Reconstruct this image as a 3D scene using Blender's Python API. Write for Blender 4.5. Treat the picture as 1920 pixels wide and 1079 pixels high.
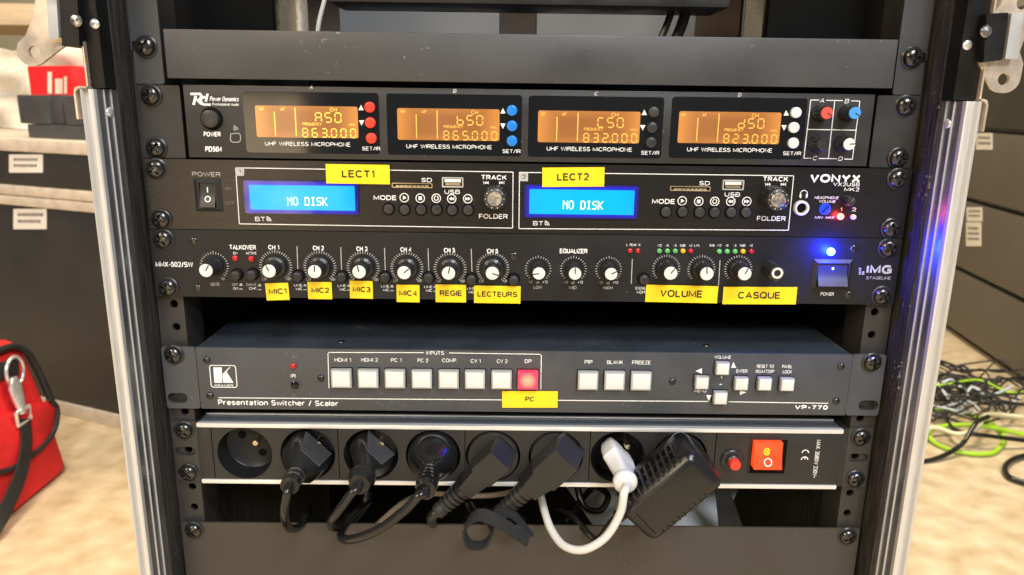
import bpy, bmesh, math, random
from mathutils import Vector, Matrix, Euler
from mathutils.geometry import tessellate_polygon
random.seed(7)
R = math.radians
S = bpy.context.scene
COL = S.collection
for o in list(bpy.data.objects): bpy.data.objects.remove(o)

# ---------------------------------------------------------------- camera
GZ = 0.85                                   # height of the upper receiver screw above the floor
CAM = Vector((-0.0134, -0.4708, GZ - 0.0019))
ROT = Euler((1.32721, -0.01351, -0.00518))
FPX = 1387.4                                # focal length in photo pixels (26 mm equivalent)
cd = bpy.data.cameras.new('camera'); co = bpy.data.objects.new('camera', cd); COL.objects.link(co)
co.location = CAM; co.rotation_euler = ROT
cd.sensor_width = 36; cd.lens = FPX / 1920 * 36; cd.clip_start = 0.01; cd.clip_end = 100
cd.dof.use_dof = True; cd.dof.focus_distance = 0.475; cd.dof.aperture_fstop = 13
S.camera = co
# ---------------------------------------------------------------- light
w = bpy.data.worlds.new('World'); S.world = w; w.use_nodes = True
w.node_tree.nodes['Background'].inputs[0].default_value = (0.90, 0.95, 1.0, 1)
w.node_tree.nodes['Background'].inputs[1].default_value = 0.22
def area(name, loc, to, sx, sy, power, col):
    l = bpy.data.lights.new(name, 'AREA'); l.shape = 'RECTANGLE'; l.size = sx; l.size_y = sy
    l.energy = power; l.color = col
    o = bpy.data.objects.new(name, l); COL.objects.link(o); o.location = loc
    o.rotation_euler = (Vector(to) - Vector(loc)).to_track_quat('-Z', 'Y').to_euler()
area('ceiling_lamp', (0.75, -1.55, 2.85), (0, 0, 0.7), 1.2, 0.35, 46, (0.96, 0.98, 1.0))
area('ceiling_lamp', (0.9, -3.3, 2.85), (0, 0, 0.7), 1.2, 0.5, 80, (0.95, 0.975, 1.0))
area('ceiling_lamp', (-1.9, -1.6, 2.3), (-0.3, 0.3, 0.5), 1.2, 1.2, 22, (1.0, 0.78, 0.52))
area('ceiling_lamp', (-2.4, -4.0, 2.85), (-2.0, -3.6, 0), 1.2, 1.2, 110, (1.0, 0.80, 0.55))  # extra lamp added out of view to warm the floor behind left
area('sheen_light', (-1.28, -3.2, 0.50), (-0.2, 0, 0.7), 0.55, 0.75, 6.5, (1.0, 0.74, 0.44))  # unseen light, added to lay a warm sheen on the left panels
area('ceiling_lamp', (-1.0, 0.9, 2.85), (-1.2, 1.2, 0), 0.6, 1.0, 62, (1.0, 0.84, 0.62))
area('ceiling_lamp', (1.1, 1.3, 2.85), (1.2, 1.4, 0), 0.6, 1.0, 66, (1.0, 0.85, 0.64))
S.view_settings.view_transform = 'Standard'; S.view_settings.look = 'None'
S.view_settings.gamma = 1; S.view_settings.exposure = 0.15

# ---------------------------------------------------------------- pixel helpers (a pixel is only a direction; the depth comes from the panel it lies on)
CM = ROT.to_matrix()
def ray(px, py): return CM @ Vector(((px - 960) / FPX, -(py - 539.5) / FPX, -1))
def W(px, py, Y=0.0):
    d = ray(px, py); t = (Y - CAM.y) / d.y; return CAM + d * t
def WZ(px, py, Z=0.0):
    d = ray(px, py); t = (Z - CAM.z) / d.z; return CAM + d * t
def WP(px, py, p0, n):
    d = ray(px, py); t = (Vector(p0) - CAM).dot(Vector(n)) / d.dot(Vector(n)); return CAM + d * t
def sc(px, py, Y=0.0):                       # metres per photo pixel there
    d = ray(px, py); return (Y - CAM.y) / d.y / FPX
Z = lambda mm: GZ + mm / 1000.0

# ---------------------------------------------------------------- materials
MT = {}
def mat(name, col, rough=0.5, metal=0.0, var=0.12, vs=40, bump=0.0, bs=900, stretch=None, emit=None, es=0, specks=0, coat=0, trans=0, rvar=0.12, alpha=1, col2=None, spec=0.5, vdet=4):
    m = bpy.data.materials.new(name); m.use_nodes = True; nt = m.node_tree; N = nt.nodes; L = nt.links
    b = N['Principled BSDF']
    tc = N.new('ShaderNodeTexCoord'); geo = N.new('ShaderNodeNewGeometry')
    mp = N.new('ShaderNodeMapping'); L.new(geo.outputs['Position'], mp.inputs[0])
    if stretch: mp.inputs['Scale'].default_value = stretch
    n1 = N.new('ShaderNodeTexNoise'); n1.inputs['Scale'].default_value = vs; n1.inputs['Detail'].default_value = vdet
    L.new(mp.outputs[0], n1.inputs['Vector'])
    mx = N.new('ShaderNodeMix'); mx.data_type = 'RGBA'
    c = Vector(col[:3])
    c2 = Vector(col2) if col2 else c * (1 + var)
    c1 = c if col2 else c * (1 - var)
    mx.inputs[6].default_value = (*c1, 1); mx.inputs[7].default_value = (*c2, 1)
    cr = N.new('ShaderNodeMapRange'); cr.inputs[1].default_value = 0.3; cr.inputs[2].default_value = 0.7
    L.new(n1.outputs['Fac'], cr.inputs[0]); L.new(cr.outputs[0], mx.inputs[0])
    out = mx.outputs[2]
    if specks:
        n3 = N.new('ShaderNodeTexNoise'); n3.inputs['Scale'].default_value = 420; n3.inputs['Detail'].default_value = 2
        L.new(geo.outputs['Position'], n3.inputs['Vector'])
        n4 = N.new('ShaderNodeTexNoise'); n4.inputs['Scale'].default_value = 22
        L.new(geo.outputs['Position'], n4.inputs['Vector'])
        ad = N.new('ShaderNodeMath'); ad.operation = 'MULTIPLY'; L.new(n3.outputs['Fac'], ad.inputs[0]); L.new(n4.outputs['Fac'], ad.inputs[1])
        r2 = N.new('ShaderNodeMapRange'); r2.inputs[1].default_value = 0.42; r2.inputs[2].default_value = 0.5; r2.inputs[4].default_value = specks
        L.new(ad.outputs[0], r2.inputs[0])
        m2 = N.new('ShaderNodeMix'); m2.data_type = 'RGBA'; L.new(r2.outputs[0], m2.inputs[0]); L.new(out, m2.inputs[6])
        m2.inputs[7].default_value = (0.45, 0.44, 0.42, 1); out = m2.outputs[2]
    L.new(out, b.inputs['Base Color'])
    b.inputs['Metallic'].default_value = metal
    rr = N.new('ShaderNodeMapRange'); rr.inputs[1].default_value = 0.3; rr.inputs[2].default_value = 0.7
    rr.inputs[3].default_value = max(0.02, rough - rvar); rr.inputs[4].default_value = min(1, rough + rvar)
    L.new(n1.outputs['Fac'], rr.inputs[0]); L.new(rr.outputs[0], b.inputs['Roughness'])
    if coat: b.inputs['Coat Weight'].default_value = coat; b.inputs['Coat Roughness'].default_value = 0.08
    b.inputs['Specular IOR Level'].default_value = spec
    if bump:
        n2 = N.new('ShaderNodeTexNoise'); n2.inputs['Scale'].default_value = bs; n2.inputs['Detail'].default_value = 3
        L.new(mp.outputs[0], n2.inputs['Vector'])
        bp = N.new('ShaderNodeBump'); bp.inputs['Strength'].default_value = bump; bp.inputs['Distance'].default_value = 0.0004
        L.new(n2.outputs['Fac'], bp.inputs['Height']); L.new(bp.outputs[0], b.inputs['Normal'])
    if emit:
        b.inputs['Emission Color'].default_value = (*emit, 1); b.inputs['Emission Strength'].default_value = es
    if trans: b.inputs['Transmission Weight'].default_value = trans
    if alpha < 1: b.inputs['Alpha'].default_value = alpha
    MT[name] = m; return m
mat('shelf_black', (0.046, 0.0465, 0.049), 0.42, bump=0.25, bs=1500, specks=0.35, var=0.2, vs=18)
mat('receiver_black', (0.024, 0.0235, 0.0235), 0.42, bump=0.2, bs=1800, specks=0.25, var=0.15)
mat('ear_black', (0.026, 0.025, 0.024), 0.40, bump=0.15, bs=1500, specks=0.2)
mat('brushed_black', (0.042, 0.040, 0.039), 0.26, metal=0.8, bump=0.06, bs=240, stretch=(.35, 10, 40), vs=160, var=0.12, rvar=0.05)
mat('mixer_black', (0.0088, 0.0092, 0.0108), 0.42, spec=0.4, bump=0.12, bs=2000, specks=0.2, var=0.2, vs=16, rvar=0.1)
mat('switcher_grey', (0.054, 0.058, 0.064), 0.42, bump=0.15, bs=1600, specks=0.15, var=0.08)
mat('chassis_blue_black', (0.030, 0.038, 0.050), 0.32, specks=0.35, bump=0.05, var=0.15)
mat('blank_black', (0.044, 0.038, 0.032), 0.45, bump=0.15, bs=1500, var=0.15, vs=10, specks=0.12)
mat('rail_black', (0.035, 0.032, 0.029), 0.42, bump=0.1, specks=0.3)
mat('plastic_black', (0.017, 0.017, 0.017), 0.42, bump=0.1, bs=2500, var=0.15)
mat('socket_black', (0.009, 0.009, 0.010), 0.34, var=0.15, spec=0.3)
mat('rib_grey', (0.034, 0.034, 0.036), 0.5, var=0.1)
mat('plug_black', (0.010, 0.010, 0.010), 0.32, bump=0.25, bs=1200, var=0.3, specks=0.25)
mat('plug_matte', (0.017, 0.0165, 0.016), 0.40, bump=0.2, bs=2200, var=0.2, specks=0.2)
mat('plug_gloss', (0.010, 0.010, 0.010), 0.16, var=0.2, specks=0.2, rvar=0.06)
mat('cable_black', (0.014, 0.0135, 0.013), 0.2, var=0.2, bump=0.1, bs=500)
mat('cable_white', (0.62, 0.60, 0.57), 0.35, var=0.05)
mat('cable_beige', (0.42, 0.34, 0.26), 0.5)
mat('gloss_black', (0.006, 0.006, 0.007), 0.09, var=0.1, rvar=0.03, specks=0.0)
mat('button_dark', (0.028, 0.028, 0.028), 0.35, var=0.15)
mat('hole_black', (0.003, 0.003, 0.003), 0.7, spec=0.1)
mat('print_white', (0.78, 0.78, 0.76), 0.5, var=0.06, vs=300)
mat('print_grey', (0.42, 0.41, 0.39), 0.5, var=0.15, vs=300)
mat('print_dim', (0.16, 0.15, 0.14), 0.5, var=0.3, vs=300)
mat('print_black', (0.012, 0.011, 0.010), 0.5, var=0.1)
mat('label_yellow', (0.86, 0.62, 0.012), 0.36, var=0.03, vs=60, bump=0.05, bs=300, rvar=0.05)
mat('screw_black', (0.085, 0.082, 0.078), 0.20, metal=0.85, var=0.2, vs=300, rvar=0.05)
mat('washer_black', (0.02, 0.02, 0.02), 0.35)
mat('steel', (0.42, 0.41, 0.40), 0.28, metal=1, var=0.2, vs=200)
mat('chrome', (0.86, 0.85, 0.83), 0.22, metal=0.7, var=0.12, vs=60, rvar=0.07)
mat('nickel_warm', (0.74, 0.62, 0.50), 0.3, metal=0.65, var=0.15, vs=60)
mat('brass', (0.75, 0.62, 0.40), 0.3, metal=1)
mat('aluminium_shaded', (0.33, 0.34, 0.36), 0.3, metal=0.9, stretch=(4, 4, .3), vs=200, var=0.05, rvar=0.05)  # inner flange: darker tone painted in for the darkness it reflects
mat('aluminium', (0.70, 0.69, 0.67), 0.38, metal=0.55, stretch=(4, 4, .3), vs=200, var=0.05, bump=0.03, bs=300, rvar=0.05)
mat('housing_blue_tint', (0.13, 0.155, 0.19), 0.35, metal=0.3, stretch=(.15, 4, 4), vs=80, var=0.1)  # blue-grey tint painted in for bluish light reflected by the housing top
mat('aluminium_strip', (0.88, 0.88, 0.87), 0.42, metal=0.6, stretch=(.15, 4, 4), vs=120, var=0.1)
mat('ply_edge', (0.028, 0.025, 0.022), 0.62, stretch=(6, 6, .35), vs=110, var=0.6, bump=0.9, bs=240, specks=0.5)
mat('laminate_black', (0.007, 0.007, 0.007), 0.4, bump=0.1, bs=700, spec=0.3)
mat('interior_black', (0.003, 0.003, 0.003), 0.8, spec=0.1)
mat('interior_grey', (0.20, 0.20, 0.20), 0.5, var=0.08, vs=12)
mat('interior_brown', (0.17, 0.12, 0.085), 0.6, var=0.2, vs=20)
mat('button_white', (0.66, 0.655, 0.63), 0.32, var=0.04)
mat('button_clear', (0.36, 0.36, 0.35), 0.18, var=0.06)
mat('red_button', (0.75, 0.045, 0.022), 0.35, var=0.05)
mat('blue_button', (0.012, 0.20, 0.66), 0.35, var=0.05)
mat('blue_cap', (0.05, 0.27, 0.70), 0.4, var=0.05)
mat('red_cap', (0.72, 0.08, 0.06), 0.4, var=0.05)
mat('white_cap', (0.70, 0.69, 0.65), 0.4, var=0.03)
mat('knob_black', (0.016, 0.016, 0.017), 0.3, var=0.15)
mat('spun_metal', (0.70, 0.66, 0.60), 0.3, metal=1, var=0.2, vs=500)
mat('led_red_off', (0.45, 0.012, 0.015), 0.15)
mat('led_green_off', (0.10, 0.42, 0.12), 0.15)
mat('led_amber_off', (0.75, 0.42, 0.02), 0.15)
mat('led_clear', (0.6, 0.6, 0.58), 0.1)
mat('led_red_lit', (0.9, 0.2, 0.1), 0.2, emit=(1, 0.10, 0.06), es=9)
mat('led_blue_lit', (0.2, 0.4, 1), 0.2, emit=(0.05, 0.30, 1.0), es=14)
mat('lcd_amber', (0.10, 0.05, 0.02), 0.25, var=0.1, vs=25, emit=(0.66, 0.215, 0.036), es=0.56, coat=0.6)
mat('lcd_amber_seg', (0.5, 0.3, 0.05), 0.3, emit=(1.0, 0.66, 0.08), es=1.15)
mat('lcd_amber_seg_dim', (0.4, 0.2, 0.05), 0.3, emit=(1.0, 0.55, 0.08), es=0.85)
mat('lcd_blue', (0.0, 0.05, 0.12), 0.2, emit=(0.0, 0.64, 0.95), es=0.85, var=0.1)
mat('lcd_blue_edge', (0.01, 0.01, 0.10), 0.12, emit=(0.014, 0.006, 0.70), es=0.75)
mat('lcd_white', (0.8, 0.9, 0.95), 0.3, emit=(0.75, 0.95, 1.0), es=0.9)
mat('button_lit', (0.45, 0.04, 0.07), 0.3, emit=(1.0, 0.03, 0.10), es=0.5)
mat('button_glow', (0.35, 0.03, 0.05), 0.3, emit=(1.0, 0.50, 0.18), es=0.95)
mat('rocker_red', (0.75, 0.03, 0.012), 0.2, emit=(1.0, 0.10, 0.01), es=0.6, var=0.06, rvar=0.05)
mat('rocker_glow', (0.9, 0.4, 0.02), 0.3, emit=(1.0, 0.42, 0.0), es=1.0)
mat('blue_pot', (0.01, 0.05, 0.5), 0.3, emit=(0.0, 0.05, 0.9), es=0.25)
mat('velcro', (0.013, 0.013, 0.013), 0.95, bump=1.0, bs=900, var=0.5, vs=500)
mat('adapter_black', (0.011, 0.0105, 0.010), 0.27, bump=0.25, bs=1500, var=0.1)
mat('white_plug', (0.62, 0.61, 0.60), 0.38, var=0.03)
mat('floor_tan', (0.47, 0.355, 0.205), 0.5, vs=18, vdet=15, col2=(0.66, 0.545, 0.365), bump=0.4, bs=40)
mat('bag_red', (0.62, 0.010, 0.012), 0.75, var=0.12, vs=30, bump=0.5, bs=700)
mat('bag_black', (0.010, 0.0095, 0.009), 0.7, var=0.2, bump=0.5, bs=900)
mat('case_black', (0.028, 0.026, 0.024), 0.42, var=0.12, vs=6, bump=0.3, bs=350)
mat('case_brown', (0.105, 0.090, 0.075), 0.42, var=0.15, vs=5, bump=0.2, bs=250)
mat('case_edge', (0.74, 0.65, 0.52), 0.42, metal=0.3, var=0.12, vs=30)
mat('paper_white', (0.78, 0.74, 0.66), 0.7, var=0.06, vs=20)
mat('box_red', (0.72, 0.012, 0.016), 0.5, var=0.08)
mat('box_grey', (0.055, 0.055, 0.057), 0.5, var=0.15, vs=15)
mat('plastic_pale', (0.72, 0.66, 0.56), 0.45, var=0.2, vs=18, vdet=6)
mat('wood_pale', (0.66, 0.50, 0.33), 0.5, stretch=(.3, 4, 6), vs=20, var=0.15)
mat('wall_cream', (0.40, 0.36, 0.24), 0.8, var=0.1, vs=3)
mat('cable_green', (0.36, 0.60, 0.03), 0.4, var=0.12)
mat('cable_cream', (0.72, 0.66, 0.42), 0.45)
mat('cable_dull', (0.02, 0.02, 0.02), 0.6)
mat('pvc_grey', (0.58, 0.63, 0.66), 0.3, var=0.1, vs=15)

def box_glow(name, hx, hz, fall, inner, outer, es, offs=0.0):          # a backlight that is uneven towards its rim
    nt = MT[name].node_tree; N = nt.nodes; L = nt.links; tc = N.new('ShaderNodeTexCoord'); sp = N.new('ShaderNodeSeparateXYZ'); L.new(tc.outputs['Object'], sp.inputs[0])
    o = []
    for k, h in (('X', hx), ('Z', hz)):
        a = N.new('ShaderNodeMath'); a.operation = 'ABSOLUTE'; L.new(sp.outputs[k], a.inputs[0]); b = N.new('ShaderNodeMath'); b.operation = 'SUBTRACT'; L.new(a.outputs[0], b.inputs[0]); b.inputs[1].default_value = h; o.append(b)
    m = N.new('ShaderNodeMath'); m.operation = 'MAXIMUM'; L.new(o[0].outputs[0], m.inputs[0]); L.new(o[1].outputs[0], m.inputs[1])
    r_ = N.new('ShaderNodeMapRange'); r_.inputs[1].default_value = 0; r_.inputs[2].default_value = fall; L.new(m.outputs[0], r_.inputs[0])
    x = N.new('ShaderNodeMix'); x.data_type = 'RGBA'; x.inputs[6].default_value = (*inner, 1); x.inputs[7].default_value = (*outer, 1); L.new(r_.outputs[0], x.inputs[0])
    P = N['Principled BSDF']; L.new(x.outputs[2], P.inputs['Emission Color']); P.inputs['Emission Strength'].default_value = es
box_glow('lcd_blue_edge', 0.0318, 0.0072, 0.0032, (0.01, 0.03, 1.0), (0.015, 0.004, 0.10), 0.85)
box_glow('lcd_blue', 0.022, 0.0035, 0.012, (0.0, 0.60, 0.92), (0.0, 0.50, 0.95), 0.85)
box_glow('lcd_amber', 0.018, 0.0045, 0.012, (0.46, 0.135, 0.016), (1.0, 0.36, 0.055), 0.66)
nt_ = MT['button_glow'].node_tree; tc_ = nt_.nodes.new('ShaderNodeTexCoord'); vl_ = nt_.nodes.new('ShaderNodeVectorMath'); vl_.operation = 'LENGTH'; nt_.links.new(tc_.outputs['Object'], vl_.inputs[0])
mr_ = nt_.nodes.new('ShaderNodeMapRange'); mr_.inputs[1].default_value = 0.0005; mr_.inputs[2].default_value = 0.0062; nt_.links.new(vl_.outputs['Value'], mr_.inputs[0])
mg_ = nt_.nodes.new('ShaderNodeMix'); mg_.data_type = 'RGBA'; mg_.inputs[6].default_value = (1, .62, .26, 1); mg_.inputs[7].default_value = (1, .03, .11, 1); nt_.links.new(mr_.outputs[0], mg_.inputs[0]); nt_.links.new(mg_.outputs[2], nt_.nodes['Principled BSDF'].inputs['Emission Color'])
# ---------------------------------------------------------------- mesh helpers
class MB:
    def __init__(s): s.v = []; s.f = []
    def add(s, vs, fs):
        b = len(s.v); s.v += [tuple(v) for v in vs]; s.f += [tuple(i + b for i in f) for f in fs]; return s
    def box(s, x0, x1, y0, y1, z0, z1, bev=0):
        x0, x1 = min(x0, x1), max(x0, x1); y0, y1 = min(y0, y1), max(y0, y1); z0, z1 = min(z0, z1), max(z0, z1)
        bm = bmesh.new(); bmesh.ops.create_cube(bm, size=1)
        for v in bm.verts: v.co = Vector(((x0 + x1) / 2 + v.co.x * (x1 - x0), (y0 + y1) / 2 + v.co.y * (y1 - y0), (z0 + z1) / 2 + v.co.z * (z1 - z0)))
        if bev: bmesh.ops.bevel(bm, geom=bm.edges[:], offset=bev, segments=2, affect='EDGES', profile=0.6)
        return s.bm(bm)
    def bm(s, bm):
        bm.verts.ensure_lookup_table(); bm.verts.index_update()
        s.add([v.co[:] for v in bm.verts], [[v.index for v in f.verts] for f in bm.faces]); bm.free(); return s
    def plate(s, outer, holes, y0, y1, axis='y'):           # polygon in x,z with holes, extruded in y
        loops = [outer] + holes; flat = [p for l in loops for p in l]
        tris = tessellate_polygon([[Vector((p[0], p[1], 0)) for p in l] for l in loops])
        n = len(flat)
        vs = [(p[0], y0, p[1]) for p in flat] + [(p[0], y1, p[1]) for p in flat]
        fs = []
        for t in tris:
            a, b, c = t
            nrm = (flat[b][0] - flat[a][0]) * (flat[c][1] - flat[a][1]) - (flat[b][1] - flat[a][1]) * (flat[c][0] - flat[a][0])
            if nrm < 0: a, b, c = a, c, b
            fs.append((a, b, c)); fs.append((a + n, c + n, b + n))
        i = 0
        for l in loops:
            k = len(l)
            for j in range(k):
                p, q = i + j, i + (j + 1) % k
                fs.append((p, q, q + n, p + n))
            i += k
        return s.add(vs, fs)
    def flat(s, poly, y):
        return s.add([(p[0], y, p[1]) for p in poly], [tuple(range(len(poly)))])
    def lathe(s, c, prof, n=24, d=(0, -1, 0), cap=True):              # prof: (radius, distance along d)
        d = Vector(d).normalized(); q = d.to_track_quat('Z', 'Y'); c = Vector(c)
        vs = []; fs = []
        for r, h in prof:
            for i in range(n):
                a = 2 * math.pi * i / n
                vs.append(c + q @ Vector((r * math.cos(a), r * math.sin(a), h)))
        for j in range(len(prof) - 1):
            for i in range(n):
                fs.append((j * n + i, j * n + (i + 1) % n, (j + 1) * n + (i + 1) % n, (j + 1) * n + i))
        if cap and prof[0][0] > 1e-6: fs.append(tuple(range(n))[::-1])
        if cap and prof[-1][0] > 1e-6: fs.append(tuple((len(prof) - 1) * n + i for i in range(n)))
        return s.add(vs, fs)
    def tube(s, pts, r, n=12, closed=False, sub=6):
        pts = [Vector(p) for p in pts]
        if sub > 1 and len(pts) > 2:
            out = []
            for i in range(len(pts) - 1):
                p0 = pts[max(i - 1, 0)]; p1 = pts[i]; p2 = pts[i + 1]; p3 = pts[min(i + 2, len(pts) - 1)]
                for k in range(sub):
                    t = k / sub
                    out.append(0.5 * ((2 * p1) + (-p0 + p2) * t + (2 * p0 - 5 * p1 + 4 * p2 - p3) * t * t + (-p0 + 3 * p1 - 3 * p2 + p3) * t ** 3))
            pts = out + [pts[-1]]
        m = len(pts); vs = []; fs = []; up = None
        for i, p in enumerate(pts):
            t = (pts[min(i + 1, m - 1)] - pts[max(i - 1, 0)]).normalized()
            if up is None: up = t.orthogonal().normalized()
            up = (up - t * up.dot(t)).normalized(); bi = t.cross(up)
            rr = r(i / (m - 1)) if callable(r) else r
            for k in range(n):
                a = 2 * math.pi * k / n; vs.append(p + (up * math.cos(a) + bi * math.sin(a)) * rr)
        for i in range(m - 1):
            for k in range(n): fs.append((i * n + k, i * n + (k + 1) % n, (i + 1) * n + (k + 1) % n, (i + 1) * n + k))
        fs.append(tuple(range(n))[::-1]); fs.append(tuple((m - 1) * n + k for k in range(n)))
        return s.add(vs, fs)
    def loft(s, secs, n=28):        # secs: (centre, right vector, up vector, half width, half height, exponent)
        vs = []; fs = []
        for c, u, v, hw, hh, e in secs:
            c = Vector(c); u = Vector(u); v = Vector(v)
            for k in range(n):
                a = 2 * math.pi * k / n; ca, sa = math.cos(a), math.sin(a)
                vs.append(c + u * hw * math.copysign(abs(ca) ** (2 / e), ca) + v * hh * math.copysign(abs(sa) ** (2 / e), sa))
        for i in range(len(secs) - 1):
            for k in range(n): fs.append((i * n + k, i * n + (k + 1) % n, (i + 1) * n + (k + 1) % n, (i + 1) * n + k))
        fs.append(tuple(range(n))[::-1]); fs.append(tuple((len(secs) - 1) * n + k for k in range(n)))
        return s.add(vs, fs)
def obj(name, mb, m, parent=None, label=None, smooth=35, kind=None):
    vs = mb.v; lo = [min(v[i] for v in vs) for i in range(3)]; hi = [max(v[i] for v in vs) for i in range(3)]
    c = Vector([(a + b) / 2 for a, b in zip(lo, hi)])
    me = bpy.data.meshes.new(name); me.from_pydata([Vector(v) - c for v in vs], [], mb.f)
    bm = bmesh.new(); bm.from_mesh(me); bmesh.ops.recalc_face_normals(bm, faces=bm.faces[:])
    if len(bm.faces) == 1 or all(abs(v.co.y) < 1e-7 for v in bm.verts):
        for f in bm.faces:
            if f.normal.y > 0: f.normal_flip()
    bm.to_mesh(me); bm.free()
    me.polygons.foreach_set('use_smooth', [True] * len(me.polygons)); me.set_sharp_from_angle(angle=R(smooth))
    me.materials.append(MT[m])
    o = bpy.data.objects.new(name, me); COL.objects.link(o); place(o, c, parent)
    if label: o['label'] = label
    if kind: o['kind'] = kind
    return o
WL = {}
def place(o, c, parent=None):
    o.location = c; WL[o.name] = Vector(c)
    if parent is not None:
        o.parent = parent; o.matrix_parent_inverse = Matrix.Translation(-WL[parent.name])
def thing(name, label, cat, loc, group=None):
    o = bpy.data.objects.new(name, None); COL.objects.link(o); o.empty_display_size = 0.02
    place(o, Vector(loc)); tag(o, label, cat, group); return o
def tag(o, label, cat, group=None):
    o['label'] = label; o['category'] = cat
    if group: o['group'] = group
    return o
def struct(name, mb, m, smooth=35):
    return obj(name, mb, m, None, None, smooth, 'structure')
def circ(cx, cz, r, n=20, ph=0): return [(cx + r * math.cos(2 * math.pi * i / n + ph), cz + r * math.sin(2 * math.pi * i / n + ph)) for i in range(n)]
def slot(cx, cz, hw, r, n=8):
    a = [(cx + hw + r * math.cos(-math.pi / 2 + math.pi * i / n), cz + r * math.sin(-math.pi / 2 + math.pi * i / n)) for i in range(n + 1)]
    return a + [(cx - hw + r * math.cos(math.pi / 2 + math.pi * i / n), cz + r * math.sin(math.pi / 2 + math.pi * i / n)) for i in range(n + 1)]
def rrect(x0, x1, z0, z1, r, n=4):
    x0, x1 = min(x0, x1), max(x0, x1); z0, z1 = min(z0, z1), max(z0, z1); p = []
    for cx, cz, a0 in ((x1 - r, z0 + r, -90), (x1 - r, z1 - r, 0), (x0 + r, z1 - r, 90), (x0 + r, z0 + r, 180)):
        for i in range(n + 1): a = R(a0 + 90 * i / n); p.append((cx + r * math.cos(a), cz + r * math.sin(a)))
    return p
def ring(mb, c, r0, r1, y, a0=0, a1=360, n=24):
    for i in range(n):
        p, q = R(a0 + (a1 - a0) * i / n), R(a0 + (a1 - a0) * (i + 1) / n)
        mb.flat([(c[0] + r0 * math.cos(p), c[1] + r0 * math.sin(p)), (c[0] + r1 * math.cos(p), c[1] + r1 * math.sin(p)), (c[0] + r1 * math.cos(q), c[1] + r1 * math.sin(q)), (c[0] + r0 * math.cos(q), c[1] + r0 * math.sin(q))], y)
    return mb
def seg(mb, a, b, wd, y):                     # a straight printed stroke in x,z
    a = Vector((a[0], a[1])); b = Vector((b[0], b[1])); d = (b - a).normalized() * wd / 2; n = Vector((-d.y, d.x))
    return mb.flat([a - n, b - n, b + n, a + n], y)
PR = 0.00018                                  # print stands this much proud of its panel
def xz(px, py, Y): p = W(px, py, Y); return (p.x, p.z)
def pline(parent, pts, wpx, Y, m='print_white', name='printed_line', closed=False):
    mb = MB(); q = [xz(a, b, Y) for a, b in pts]; s = sc(*pts[0], Y)
    for i in range(len(q) - (0 if closed else 1)):
        seg(mb, q[i], q[(i + 1) % len(q)], wpx * s, Y - PR - 0.00001 * (i % 2))
    return obj(name, mb, m, parent)
def ppoly(parent, polys, Y, m='print_white', name='printed_mark', lift=PR):
    mb = MB()
    for i, p in enumerate(polys): mb.flat([xz(a, b, Y) for a, b in p], Y - lift - 0.00001 * (i % 2))
    return obj(name, mb, m, parent)
TC = {}
def textmesh(t, bold):
    if (t, bold) in TC: return TC[(t, bold)]
    cu = bpy.data.curves.new('t', 'FONT'); cu.body = t; cu.offset = bold; cu.resolution_u = 3; cu.fill_mode = 'FRONT'
    o = bpy.data.objects.new('t', cu); COL.objects.link(o)
    me = bpy.data.meshes.new_from_object(o.evaluated_get(bpy.context.evaluated_depsgraph_get()))
    vs = [v.co.copy() for v in me.vertices]; fs = [tuple(p.vertices) for p in me.polygons]
    bpy.data.objects.remove(o); bpy.data.curves.remove(cu); bpy.data.meshes.remove(me)
    TC[(t, bold)] = (vs, fs); return vs, fs
def T_font(parent, t, px, py, wpx, hpx, Y, m='print_white', bold=0.012, shear=0, rot=0, lift=PR, name='lettering'):
    vs, fs = textmesh(t, bold)
    x0 = min(v.x for v in vs); x1 = max(v.x for v in vs); y0 = min(v.y for v in vs); y1 = max(v.y for v in vs)
    s = sc(px, py, Y); c = W(px, py, Y); out = []
    for v in vs:
        a = ((v.x - x0) / (x1 - x0) - 0.5) * wpx * s; b = ((v.y - y0) / (y1 - y0) - 0.5) * hpx * s
        a += shear * b; ca, sa = math.cos(R(rot)), math.sin(R(rot))
        out.append((c.x + a * ca - b * sa, Y - lift, c.z + a * sa + b * ca))
    mb = MB(); mb.add(out, fs)
    return obj(name, mb, m, parent)
SEG = {'0': 'abcdef', '1': 'bc', '2': 'abged', '3': 'abgcd', '5': 'afgcd', '6': 'afgedc', '8': 'abcdefg', 'A': 'efabcg', 'b': 'fgecd', 'C': 'adef', 'd': 'bcdeg'}
def seg7(mb, ch, x, z, w_, h, t, y):
    pts = {'a': ((0, 1), (1, 1)), 'b': ((1, 1), (1, .5)), 'c': ((1, .5), (1, 0)), 'd': ((0, 0), (1, 0)), 'e': ((0, .5), (0, 0)), 'f': ((0, 1), (0, .5)), 'g': ((0, .5), (1, .5))}
    for i, k in enumerate(SEG[ch]):
        a, b = pts[k]; A = Vector((x + a[0] * w_, z + a[1] * h)); B = Vector((x + b[0] * w_, z + b[1] * h)); d = (B - A).normalized() * t * .6
        seg(mb, A + d, B - d, t, y)
DOT = {'N': ('10001', '11001', '10101', '10011', '10001', '10001', '10001'), 'O': ('01110', '10001', '10001', '10001', '10001', '10001', '01110'),
       'D': ('11110', '10001', '10001', '10001', '10001', '10001', '11110'), 'I': ('01110', '00100', '00100', '00100', '00100', '00100', '01110'),
       'S': ('01111', '10000', '10000', '01110', '00001', '00001', '11110'), 'K': ('10001', '10010', '10100', '11000', '10100', '10010', '10001'), ' ': ('00000',) * 7}

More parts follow.
